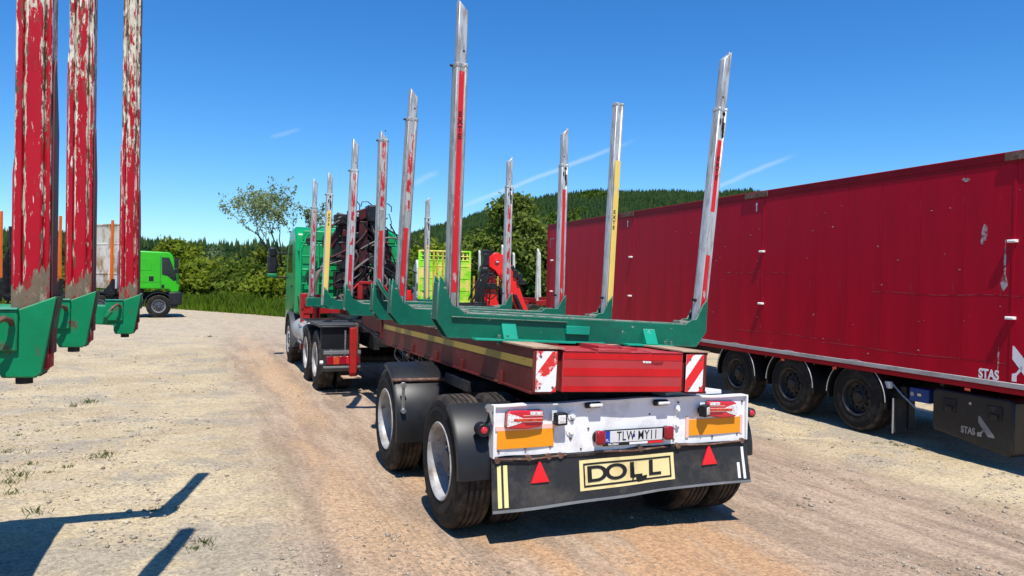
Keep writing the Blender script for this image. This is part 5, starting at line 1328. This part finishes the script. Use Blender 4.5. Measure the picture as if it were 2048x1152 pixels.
ln_.build('scratch', M['pale_scratch'] if 'pale_scratch' in M else M['strip_red_worn'], ST)
def side_text(body, h, y, z, mt, sx, x=-.003, **k):
    put('lettering', text_mesh(body, h, M[mt], .0008, sx, **k), ST, (x, y, z), (0, 0, rad(-90)))
side_text('STAS', .115, sl_(6.72), zt_(.83), 'logo_white', .74, bold=.006)
def arrow_logo(parent, y, z, s_, mt, x):
    """A bold slanting arrow head over a short stem; y runs towards the reader's left."""
    a_ = MB()
    P = lambda q: [(y - c * s_, z + d * s_) for c, d in q]
    a_.prism(P([(0, 1.0), (.10, 1.0), (1.0, .0), (1.0, -.12), (.62, -.12), (0, .62)]), 'x', x - .0012, x)
    a_.prism(P([(-.05, .02), (-.05, -.20), (.22, -.20), (.22, .0), (.45, .28), (.38, .36), (.20, .10)]), 'x', x - .0012, x)
    return a_.build('logo', M[mt], parent, smooth_=0)
arrow_logo(ST, sl_(6.44), zt_(.86), .36, 'logo_white', -.0008)
# running gear
for y_s in (11.83, 10.36, 8.89):
    yy = sl_(y_s)
    semi_wheel.put(ST, .03, yy, .500, -1); semi_wheel.put(ST, 2.47, yy, .500, 1)
    for x0, x1 in ((.01, .44), (2.06, 2.49)):
        g = MB(); arch(g, x0, x1, yy, .50, .575, -8, 188, n=26, th=.006, lip=.012); gd = g.build('mudguard', M['black_plastic'], ST)
        if x0 < 1:
            e_ = MB(); e_.tube([(.004, yy - .580 * math.cos(rad(a)), .50 + .580 * math.sin(rad(a))) for a in np.linspace(2, 178, 26)], .007, 6); e_.build('guard_edge', M['alu'], gd)
uf = MB()
for x in (.75, 1.65): uf.box(x, x + .12, Y0 + .3, Y1 - .2, ZB - .32, ZB - .03)
for y_s in (11.83, 10.36, 8.89): uf.cyl((.3, sl_(y_s), .5), (2.2, sl_(y_s), .5), .07, 12); uf.box(.5, .62, sl_(y_s) - .3, sl_(y_s) + .3, .42, .56); uf.box(1.9, 2.02, sl_(y_s) - .3, sl_(y_s) + .3, .42, .56)
for y in np.arange(Y0 + .4, Y1, 1.2): uf.box(.06, 2.44, y, y + .06, ZB - .13, ZB - .03)
uf.cyl((1.1, sl_(12.6), .62), (1.9, sl_(12.6), .62), .2, 18); uf.box(.4, .55, sl_(14.5), sl_(14.7), .05, ZB - .1); uf.box(1.95, 2.1, sl_(14.5), sl_(14.7), .05, ZB - .1)
uf.box(.38, .60, sl_(14.5) - .02, sl_(14.7) + .02, .0, .05); uf.box(1.9, 2.15, sl_(14.5) - .02, sl_(14.7) + .02, .0, .05)
uf.build('underframe', M['black_steel'], ST, bevel=.006, seg=1)
mf = MB(); mf.box(.04, .44, sl_(8.18), sl_(8.195), .10, .60); mfo = mf.build('mud_flap', M['flap'], ST, bevel=.004)
MB().box(.02, .038, sl_(8.18), sl_(8.195), .09, .60).build('flap_edge', M['alu'], mfo); MB().box(.3, .42, sl_(8.16), sl_(8.178), .12, .58).build('flap_rib', M['black_plastic'], mfo)
tb = MB(); tb.prism([(sl_(7.54), .28), (sl_(7.56), .36), (sl_(7.56), .80), (sl_(7.52), .85), (sl_(6.46), .85), (sl_(6.42), .80), (sl_(6.42), .20), (sl_(6.46), .13)], 'x', .05, .55)
tbx = tb.build('toolbox', M['black_plastic'], ST, bevel=.03, seg=3)
for y_s in (7.30, 6.66):
    q = MB(); q.box(.040, .052, sl_(y_s) - .10, sl_(y_s) + .10, .56, .74); q = q.build('latch_plate', M['black_steel'], tbx, bevel=.006); MB().box(.025, .042, sl_(y_s) - .05, sl_(y_s) + .05, .57, .64).build('latch', M['black_plastic'], q, bevel=.006)
MB().cyl((.035, sl_(6.99), .72), (.055, sl_(6.99), .72), .02, 10).build('lock', M['steel'], tbx)
put('lettering', text_mesh('STAS', .085, M['grey_mark'], .0008, .74, bold=.004), tbx, (.048, sl_(7.02), .36), (0, 0, rad(-90)))
arrow_logo(tbx, sl_(6.88), .36, .22, 'grey_mark', .049)
bx_ = MB().box(.10, .40, sl_(7.98), sl_(7.66), .60, .79); bxo = bx_.build('control_box', M['blue_paint'], ST, bevel=.008)
MB().cyl((.095, sl_(7.93), .70), (.105, sl_(7.93), .70), .03, 14).build('dial', M['alu'], bxo); MB().box(.094, .101, sl_(7.84), sl_(7.78), .685, .72).build('label_plate', M['sign_yellow'], bxo)
MB().box(.08, .14, sl_(8.40), sl_(8.30), .72, .82).build('valve_box', M['white_paint'], ST, bevel=.008)
MB().box(.12, .3, sl_(8.15), sl_(8.05), .58, .78).build('valve_block', M['black_steel'], ST, bevel=.01)
vv_ = MB(); vv_.tube([(.12, sl_(8.3), .8), (.1, sl_(8.1), .66), (.14, sl_(7.9), .5), (.2, sl_(7.7), .48)], .014, 6); vv_.build('air_line', M['steel'], ST)
MB().cyl((.15, sl_(6.3), .52), (.15, sl_(6.1), .52), .05, 10).build('coupling', M['steel'], ST)
for y_s in (10.5, 7.0, 9.3):
    MB().box(-.012, .0, sl_(y_s) - .04, sl_(y_s) + .04, ZB - .13, ZB - .095).build('side_marker', M['lens_orange'], ST, bevel=.005)
tl_ = MB(); tl_.cyl((.15, sl_(13.3), .40), (.15, sl_(13.25), .40), .07, 14); tl_.build('reflector', M['lens_red'], ST)
MB().box(.1, .9, sl_(12.05), sl_(12.1), .28, .52).build('rear_flap', M['flap'], ST)

# ------------------------------------------------------------------ the log trailer at the left edge
LL = thing('log_trailer', 'log trailer at the left edge with peeling red and white stakes in bright green pockets', 'trailer', L.O, rad(21.416))
SEC2 = [(-.055, -.034), (-.051, -.048), (-.031, -.048), (-.029, -.036), (-.0235, -.036), (-.022, -.052), (-.012, -.055), (.024, -.055), (.031, -.050), (.033, -.038), (.038, -.038), (.040, -.049), (.052, -.049), (.055, -.034), (.055, .036), (-.055, .036)]
for k, (y, cx, zt, plate_r, plate_l, ztop) in enumerate(((-1.12, .019, 1.830, 2.64, 2.30, 3.72), (.08, -.027, 1.820, 2.62, 2.98, 3.70), (1.63, .030, 1.765, 2.48, 2.78, 3.86))):
    b = MB()
    prof = [(cx + .080, zt), (cx + .040, zt - .262), (cx + .022, zt - .276), (cx - .075, zt - .274), (cx - .085, zt - .252), (cx - .085, zt - .215), (cx - .24, zt - .205), (-1.3, zt - .20), (-1.3, zt - .08), (cx - .25, zt - .08), (cx - .12, zt - .082)]
    prof = prof[::-1]
    b.prism(prof, 'y', -.080, -.064); b.prism(prof, 'y', .040, .056)
    b.box(-1.3, cx - .10, -.0635, .0395, zt - .20, zt - .19); b.box(-1.3, cx - .14, -.0635, .0395, zt - .095, zt - .083)
    bo = b.build('bolster', M['pocket_green'], LL, bevel=.006, loc=(0, y, 0), label=None)
    q = MB(); q.prism([(cx + .081, zt - .004), (cx + .041, zt - .262), (cx + .026, zt - .262), (cx + .066, zt - .004)], 'y', -.063, .022)
    q.box(cx - .07, cx + .035, -.063, .039, zt - .272, zt - .262); q.build('pocket_edge', M['pocket_rust'], bo)
    q = MB().box(cx - .135, cx - .028, -.094, -.0805, zt - .185, zt - .045); q.build('stiffener', M['pocket_green'], bo, bevel=.006)
    q = MB(); q.box(cx - .135, cx - .028, -.100, -.066, zt - .047, zt - .040); q.build('stiffener_lip', M['bolster_green_lit'], bo, bevel=.002)
    q = MB(); q.cyl((cx - .022, -.02, zt - .300), (cx - .022, -.02, zt - .26), .026, 16); q.build('pin', M['black_steel'], bo)
    h = MB(); hp = [(cx - .135, -.10, zt - .195), (cx - .13, -.135, zt - .165), (cx - .105, -.150, zt - .125), (cx - .078, -.150, zt - .088), (cx - .058, -.135, zt - .072), (cx - .045, -.105, zt - .082), (cx - .045, -.08, zt - .10)]
    h.tube(hp, .0095, 10); hd_ = h.build('handle', M['rust'], bo)
    h = MB(); h.tube([(cx - .136, -.10, zt - .20), (cx - .118, -.150, zt - .150), (cx - .088, -.155, zt - .115)], .0135, 10); h.build('sleeve', M['pocket_green'], hd_)
    s_ = MB(); s_.prism(SEC2, 'z', zt - .25, ztop)
    sk = s_.build('stake', M['peel_red'], LL, loc=(cx, y, 0), smooth_=0, bevel=.0025, seg=1)
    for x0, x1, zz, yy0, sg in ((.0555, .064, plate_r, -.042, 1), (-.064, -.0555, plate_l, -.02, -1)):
        p_ = MB(); p_.prism([(yy0, zt - .2), (yy0, zz - .06), (yy0 + .02, zz), (.03, zz - .25), (.03, zt - .2)], 'x', x0, x1); p_.build('side_plate', M['shaded_side'] if sg > 0 else M['peel_red'], sk, bevel=.002, seg=1)
    md = MB(); pts = []
    rr_ = random.Random(k)
    for i in range(29):
        x = -.0555 + .111 * i / 28; pts.append((x, zt + .015 + .085 * (i / 28) + rr_.uniform(-.022, .026)))
    md.prism([(-.0555, zt - .14)] + pts + [(.0555, zt - .1)], 'y', -.0562, -.030); md.build('mud_crust', M['mud'], sk, smooth_=0)
fr = MB()
for x in (-1.0, -1.75): fr.box(x - .06, x + .06, -5.5, 1.74, 1.18, 1.60)
fr.box(-2.1, -.64, -5.3, 1.70, 1.50, 1.56)
for y in (-4.5, -3, -1.5, 0, 1.5): fr.box(-2.1, -.66, y - .05, y + .05, 1.3, 1.5)
fr.box(-2.75, -1.3, -1.3, -1.18, 1.62, 1.73); fr.box(-2.75, -1.3, -.06, .06, 1.62, 1.73); fr.box(-2.75, -1.3, 1.54, 1.66, 1.565, 1.68)
fr.cyl((-2.5, -3.2, .51), (-.7, -3.2, .51), .07, 12); fr.cyl((-2.5, -4.5, .51), (-.7, -4.5, .51), .07, 12)
for y in (-3.2, -4.5): fr.box(-1.1, -.9, y - .1, y + .1, .5, 1.2); fr.box(-1.85, -1.65, y - .1, y + .1, .5, 1.2)
fr.build('frame', M['beam_red'], LL, bevel=.01)
for y in (-3.2, -4.5): dolly_wheel.put(LL, -.66, y, .51, 1); dolly_wheel.put(LL, -2.55, y, .51, -1)
lg = MB(); lg.box(-1.12, -.95, 1.0, 1.12, .0, 1.2); lg.box(-1.85, -1.68, 1.0, 1.12, .0, 1.2); lg.build('landing_leg', M['black_steel'], LL, bevel=.01)

# ------------------------------------------------------------------ trucks across the yard
def place(px, depth):
    p = at(px, 560, depth); return (p.x, p.y, float(gz(p.x, p.y)))
# bright green cab truck standing side on
GT = thing('cab_truck', 'bright lime green cab truck with bare black chassis, side on at the left', 'truck', (Vector(place(318, 34)) - 1.15 * Vector((.454, -.891, 0))), rad(-63))
c_ = MB(); c_.prism([(-1.02, 1.32), (-1.02, 2.95), (-.92, 3.05), (.42, 3.02), (.55, 2.90), (.80, 2.05), (.86, 1.45), (.84, 1.18), (.50, 1.15), (.42, 1.30)], 'x', -1.15, 1.15)
gc = c_.build('cab', M['cab_lime'], GT, bevel=.06, seg=3)
MB().prism([(.12, 1.98), (.10, 2.78), (.42, 2.76), (.70, 2.02), (.73, 1.72), (.60, 1.70), (.36, 1.92)], 'x', 1.146, 1.158).build('side_window', M['glass'], gc)
MB().prism([(.45, 2.78), (.72, 2.05), (.78, 2.05), (.53, 2.85)], 'x', -1.05, 1.05).build('windscreen', M['glass'], gc)
MB().box(1.148, 1.160, -.84, -.32, 2.16, 2.72).build('side_panel', M['cab_lime'], gc, bevel=.01); MB().box(1.148, 1.160, -.95, .02, 1.62, 1.95).build('side_panel', M['cab_lime'], gc, bevel=.01)
MB().prism([(.05, 1.32), (.05, 2.85), (.075, 2.85), (.075, 1.32)], 'x', 1.1505, 1.153).build('door_seam', M['cab_green_dark'], gc)
MB().box(1.15, 1.164, -.42, -.22, 1.66, 1.90).build('air_intake', M['black_plastic'], gc, bevel=.01); MB().box(1.15, 1.164, .10, .22, 1.36, 1.52).build('handle', M['black_plastic'], gc, bevel=.01)
b_ = MB(); b_.box(-1.15, 1.15, .40, .98, .58, 1.18); b_.box(-1.1, 1.1, .30, .8, .45, .62); b_.build('bumper', M['black_plastic'], GT, bevel=.06, seg=3)
m_ = MB(); m_.box(1.22, 1.42, .62, .80, 2.30, 2.72); m_.box(1.22, 1.40, .64, .80, 2.06, 2.26); m_.cyl((1.1, .66, 2.6), (1.3, .7, 2.6), .02, 6); m_.cyl((1.1, .66, 2.1), (1.3, .7, 2.1), .02, 6); m_.build('wing_mirror', M['black_plastic'], GT, bevel=.04)
for s_ in (-1, 1):
    bg_wheel.put(GT, s_ * 1.15, 0, .525, s_)
    for y in (-2.4, -3.75): bg_wheel.put(GT, s_ * 1.15, y, .525, s_)
    a_ = MB(); arch(a_, *sorted((s_ * 1.17, s_ * .75)), 0, .53, .64, 0, 180, n=18); a_.build('mudguard', M['black_plastic'], GT)
    a_ = MB(); arch(a_, *sorted((s_ * 1.17, s_ * .75)), -2.4, .53, .62, 10, 170, n=16); a_.build('mudguard', M['black_plastic'], GT)
c_ = MB()
for s_ in (-1, 1): c_.box(s_ * .42 - .06, s_ * .42 + .06, -6.2, .6, .85, 1.14)
for y in (-5.5, -4, -2.2, -.6): c_.box(-.5, .5, y, y + .12, .88, 1.1)
c_.box(.55, 1.1, -2.2, -.95, .45, .95); c_.box(.7, 1.12, -.95, -.68, .55, 1.3); c_.cyl((.85, -1.9, 1.15), (.85, -1.2, 1.15), .16, 14); c_.cyl((-.9, 0, .53), (.9, 0, .53), .09, 12); c_.box(-.9, 1.0, -1.0, -.6, 1.0, 1.3)
c_.cyl((.75, -1.1, 1.45), (.75, -.98, 1.75), .07, 10); c_.box(.5, 1.0, -1.35, -1.06, 1.15, 1.6)
c_.box(.72, 1.12, -1.35, -.68, .42, 1.30)
for y in (-2.4, -3.75): c_.cyl((-.9, y, .53), (.9, y, .53), .09, 12)
c_.build('chassis', M['black_steel'], GT, bevel=.01)
q = MB(); q.box(1.0, 1.13, -1.05, -.66, .85, 1.12); q.cyl((1.05, -1.3, .42), (1.05, -.8, .47), .035, 8); q.tube([(1.0, -2.4, 1.2), (1.05, -2.1, 1.2), (1.08, -2.0, .9)], .02, 6); q.build('battery_box', M['grey_paint'], GT, bevel=.02)

# black trailer with orange stakes and a rusty white headboard
OT = thing('timber_trailer', 'black timber trailer with orange stakes and rusty white headboard, behind the left stakes', 'trailer', place(219, 34.0), rad(-30))
h_ = MB(); h_.box(-1.18, 1.18, -.03, .03, 1.30, 3.35)
for s_ in (-1, 1): h_.box(s_ * 1.18 - .03, s_ * 1.18 + .03, -.05, .05, 1.2, 4.25)
h_.box(-1.18, 1.18, -.04, .04, 4.19, 4.25); h_.box(-1.18, 1.18, -.045, .045, 3.30, 3.36); h_.box(-.03, .03, -.06, .05, 1.2, 4.22); h_.box(-1.18, 1.18, -.05, .04, 1.95, 2.0)
hb = h_.build('headboard', M['rust_white'], OT, bevel=.006)
for i in range(23): MB().box(-1.1 + i * .1 - .022, -1.1 + i * .1 + .022, -.02, .02, 3.36, 4.19).build('slat', M['rust_white'], hb)
for y in (-.6, -2.85, -5.1):
    for s_ in (-1, 1):
        q = MB(); q.loft([[(s_ * 1.12 - .06, y - .06, 1.3), (s_ * 1.12 + .06, y - .06, 1.3), (s_ * 1.12 + .06, y + .06, 1.3), (s_ * 1.12 - .06, y + .06, 1.3)], [(s_ * 1.16 - .045, y - .045, 4.35), (s_ * 1.16 + .045, y - .045, 4.35), (s_ * 1.16 + .045, y + .045, 4.35), (s_ * 1.16 - .045, y + .045, 4.35)]])
        sk = q.build('stake', M['orange'], OT, bevel=.008)
        if s_ < 0:
            t_ = MB()
            for z in np.arange(2.3, 4.3, .18): t_.box(s_ * 1.15 + .04, s_ * 1.15 + .075, y - .05, y + .05, z, z + .07)
            t_.build('tooth', M['orange'], sk)
        MB().prism([(s_ * 1.26, 1.05), (s_ * 1.26, 1.75), (s_ * 1.10, 1.5), (s_ * .7, 1.25), (s_ * .7, 1.05)], 'y', y - .09, y + .09).build('stake_foot', M['black_steel'], OT, bevel=.01)
    MB().box(-1.2, 1.2, y - .08, y + .08, .98, 1.2).build('bolster', M['black_steel'], OT, bevel=.01)
q = MB(); q.box(-1.2, -1.08, -3.7, -3.56, 1.1, 3.9); q.box(-1.2, -.9, -3.68, -3.58, 3.78, 3.9); q.prism([(-3.7, 1.1), (-3.7, 3.0), (-4.4, 1.1)], 'x', -1.19, -1.15); q.build('black_post', M['black_steel'], OT, bevel=.01)
c_ = MB()
for s_ in (-1, 1): c_.box(s_ * .45 - .06, s_ * .45 + .06, -6.3, .4, .75, 1.02)
for y in (-5.6, -4, -2, 0): c_.box(-.5, .5, y, y + .1, .78, 1.0)
c_.box(-1.2, 1.2, -6.3, -6.2, .8, 1.05)
for y in (-4.2, -5.4): c_.cyl((-1, y, .525), (1, y, .525), .08, 12)
c_.box(-.5, .5, .2, 1.6, .8, .95); c_.box(.55, .65, -.3, .1, .0, .8); c_.box(-.65, -.55, -.3, .1, .0, .8)
c_.build('chassis', M['black_steel'], OT, bevel=.01)
for y in (-4.2, -5.4):
    for s_ in (-1, 1): bg_wheel.put(OT, s_ * 1.2, y, .525, s_)
MB().box(.2, 1.15, -6.1, -5.3, 1.06, 1.35).build('rust_box', M['rust'], OT, bevel=.05)

# white cab truck seen from behind, with its lime headboard
WT = thing('timber_truck', 'white cab truck with worn lime green headboard, seen beyond the dark green bolsters', 'truck', place(889, 34.0), rad(13))
h_ = MB(); W_ = 1.16
h_.box(-W_, W_, -.03, .03, 1.05, 2.98)
for x in (-W_, W_): h_.box(x - .05, x + .05, -.06, .06, .9, 3.42)
h_.box(-W_, W_, -.06, .06, 3.36, 3.44); h_.box(-W_, W_, -.05, .05, 2.96, 3.02); h_.box(-W_, W_, -.06, .05, 1.0, 1.10); h_.box(-W_, W_, -.05, .05, 3.16, 3.20); h_.box(-W_ + .05, W_ - .05, -.06, .0, .55, .95)
hb = h_.build('headboard', M['lime_worn'], WT, bevel=.02)
q = MB()
for i in range(12): q.box(-W_ + .05 + i * .192, -W_ + .12 + i * .192, -.02, .02, 3.0, 3.38)
q.build('grille_bar', M['lime_worn'], hb)
for x in (-.52, -.36, -.10, .44):
    MB().box(x - .035, x + .035, -.12, -.03, 1.0, 3.42).build('rib', M['ochre'], hb, bevel=.006)
for z in (1.6, 2.15, 2.7): MB().box(-W_, W_, -.045, -.028, z, z + .04).build('cross_rib', M['lime_worn'], hb, bevel=.004)
c_ = MB(); c_.prism([(.35, 1.0), (.35, 2.55), (.6, 2.95), (1.0, 3.02), (2.0, 2.7), (2.3, 1.9), (2.35, .6), (1.6, .6), (1.5, 1.1)], 'x', -1.24, 1.2)
wc = c_.build('cab', M['dirty_white'], WT, bevel=.08, seg=3)
MB().prism([(.9, 1.75), (.9, 2.45), (1.7, 2.45), (2.0, 1.75)], 'x', -1.25, -1.235).build('side_window', M['glass'], wc)
q = MB(); q.box(-1.78, -1.55, 1.9, 2.05, 1.7, 2.3); q.cyl((-1.2, 2.0, 2.2), (-1.6, 2.0, 2.2), .02, 6); q.cyl((-1.2, 2.0, 1.75), (-1.6, 2.0, 1.75), .02, 6); q.build('wing_mirror', M['black_plastic'], WT, bevel=.04)
c_ = MB()
for s_ in (-1, 1): c_.box(s_ * .42 - .06, s_ * .42 + .06, -5.5, 2.2, .72, .98)
for y in (-5.2, -3.5, -1.5, .2): c_.box(-.5, .5, y, y + .1, .75, .95)
for y in (-3.4, -4.7, 1.5): c_.cyl((-1, y, .525), (1, y, .525), .08, 12)
for y in (-1.2, -3.0, -5.0): c_.box(-1.2, 1.2, y - .08, y + .08, .98, 1.12)
c_.build('chassis', M['black_steel'], WT, bevel=.01)
for y in (-3.4, -4.7, 1.5):
    for s_ in (-1, 1): bg_wheel.put(WT, s_ * 1.2, y, .525, s_)

# loading crane, glossy red with black hoses
CT = thing('crane_truck', 'glossy red loading crane with black hoses on a truck bed, before the birch', 'crane', place(978, 32.0), rad(15))
c_ = MB()
for s_ in (-1, 1): c_.box(s_ * .42 - .06, s_ * .42 + .06, -1.2, 5.5, .72, .98)
c_.box(-1.1, 1.1, -1.25, -1.1, .7, .95); c_.box(-1.15, 1.15, -.3, .4, .9, 1.05)
for y in (1.5, 2.8): c_.cyl((-1, y, .525), (1, y, .525), .08, 12)
c_.build('chassis', M['dark_red_steel'], CT, bevel=.01)
for y in (1.5, 2.8):
    for s_ in (-1, 1): bg_wheel.put(CT, s_ * 1.2, y, .525, s_)
q = MB(); q.cyl((0, 0, .95), (0, 0, 1.3), .28, 20); q.box(-.26, .26, -.2, .2, 1.25, 2.8); q.prism([(-.42, 1.0), (.42, 1.0), (.26, 1.8), (-.26, 1.8)], 'y', -.24, .24)
q.build('column', M['crane_red'], CT, bevel=.03)
q = MB(); bo_ = [(-.10, 3.12), (.15, 3.32), (.50, 3.24), (.84, 2.90), (1.12, 2.25), (1.50, 1.20), (1.84, .55), (1.40, .40), (1.05, 1.00), (.62, 1.85), (.40, 2.25), (.15, 2.55), (-.10, 2.70)]
q.prism(bo_, 'y', -.42, -.18); bmm = q.build('boom', M['crane_red'], CT, bevel=.03)
for x, z, r in ((.50, 2.45, .12), (.66, 1.98, .09), (.22, 2.92, .10)): MB().cyl((x, -.46, z), (x, -.15, z), r, 18).build('boss', M['crane_red'], bmm, bevel=.01)
MB().cyl((.24, -.47, 2.92), (.24, -.40, 2.92), .075, 18).build('badge', M['black_plastic'], bmm); MB().box(.19, .30, -.475, -.468, 2.89, 2.95).build('badge_mark', M['dirty_white'], bmm)
q = MB(); q.prism([(.95, 1.55), (1.08, 1.55), (1.62, .45), (1.45, .40)], 'y', -.62, -.42); q.cyl((.3, -.5, 1.9), (.95, -.5, 1.1), .06, 10); q.build('outer_boom', M['black_steel'], CT, bevel=.02)
q = MB(); q.box(-.34, -.02, -.35, .05, 2.75, 3.25); q.box(-.38, .05, -.3, .1, 3.2, 3.42); q.cyl((-.45, -.2, 2.55), (-.15, -.2, 2.55), .20, 16); q.box(-.5, -.18, -.3, 0, 2.2, 2.5); q.cyl((-.35, -.28, 2.38), (.3, -.28, 2.42), .05, 8)
q.box(-.30, .28, -.36, -.24, 1.75, 2.0); w_ = MB(); w_.box(-.75, -.15, -.4, .1, .98, 1.2); w_.cyl((-.6, -.45, 1.08), (-.6, -.3, 1.08), .12, 14); w_.build('pump', M['black_plastic'], CT, bevel=.02)
q.build('hydraulics', M['black_plastic'], CT, bevel=.02); q = MB()
for x in (.95, 1.15): q.box(x, x + .22, -.5, -.2, 2.25 - (x - .95), 2.6 - (x - .95) * .8)
q.box(1.12, 1.5, -.5, -.25, 1.95, 2.15); q.cyl((.9, -.4, 2.75), (1.35, -.4, 2.0), .08, 10); q.build('grapple', M['black_plastic'], CT, bevel=.02)
q = MB(); rr_ = random.Random(5)
for i in range(18):
    x0 = rr_.uniform(-.35, .25); p = [Vector((x0, -.3, rr_.uniform(2.3, 3.1))), Vector((x0 - rr_.uniform(.1, .5), -.45, rr_.uniform(1.7, 2.2))), Vector((x0 - rr_.uniform(.1, .8), -.35, rr_.uniform(.95, 1.3)))]
    q.tube([p[0].lerp(p[1], t).lerp(p[1].lerp(p[2], t), t) for t in np.linspace(0, 1, 9)], rr_.choice([.02, .03, .04]), 6)
for z in (1.55, 1.9, 2.25): q.tube([(-.3, -.25, z), (0, -.38, z), (.3, -.25, z)], .02, 6)
q.build('hose', M['hose'], CT)
q = MB()
for x in (-.55, .52, .75): q.box(x - .04, x + .04, .5, .58, .95, 2.3)
q.build('rear_post', M['ochre'], CT, bevel=.008); MB().box(-.6, .8, .58, .62, 1.0, 2.1).build('bulkhead', M['dark_red_steel'], CT)

# pale stake trailer beyond
PT = thing('stake_trailer', 'low red trailer with pale bare stakes, beside the front end of the red box trailer', 'trailer', place(1075, 36.0), rad(-60))
c_ = MB(); c_.box(-.5, .5, -3.5, 1.8, .95, 1.2)
for y in (-2.6, -.7, .8): c_.box(-1.15, 1.15, y - .09, y + .09, 1.1, 1.32)
c_.build('bed', M['red_steel'], PT, bevel=.01)
c_ = MB(); c_.box(-.5, .5, -3.3, 1.6, .7, .95)
for y in (-2.2, -.9): c_.cyl((-1, y, .525), (1, y, .525), .08, 12)
c_.box(-.5, -.4, 1.2, 1.35, 0, .8); c_.box(.4, .5, 1.2, 1.35, 0, .8); c_.build('chassis', M['black_steel'], PT, bevel=.01)
for y in (-2.2, -.9):
    for s_ in (-1, 1): bg_wheel.put(PT, s_ * 1.2, y, .525, s_)
for y, h0, h1 in ((-2.6, 3.55, 3.75), (-.7, 3.5, 3.65), (.8, 3.6, 3.5)):
    for s_, hh in ((-1, h0), (1, h1)):
        q = MB(); q.loft([[(s_ * 1.08 - .075, y - .06, 1.2), (s_ * 1.08 + .075, y - .06, 1.2), (s_ * 1.08 + .075, y + .06, 1.2), (s_ * 1.08 - .075, y + .06, 1.2)], [(s_ * 1.13 - .05, y - .045, hh), (s_ * 1.13 + .05, y - .045, hh - .12), (s_ * 1.13 + .05, y + .045, hh - .12), (s_ * 1.13 - .05, y + .045, hh)]])
        q.build('stake', M['pale_stake'], PT, bevel=.008)
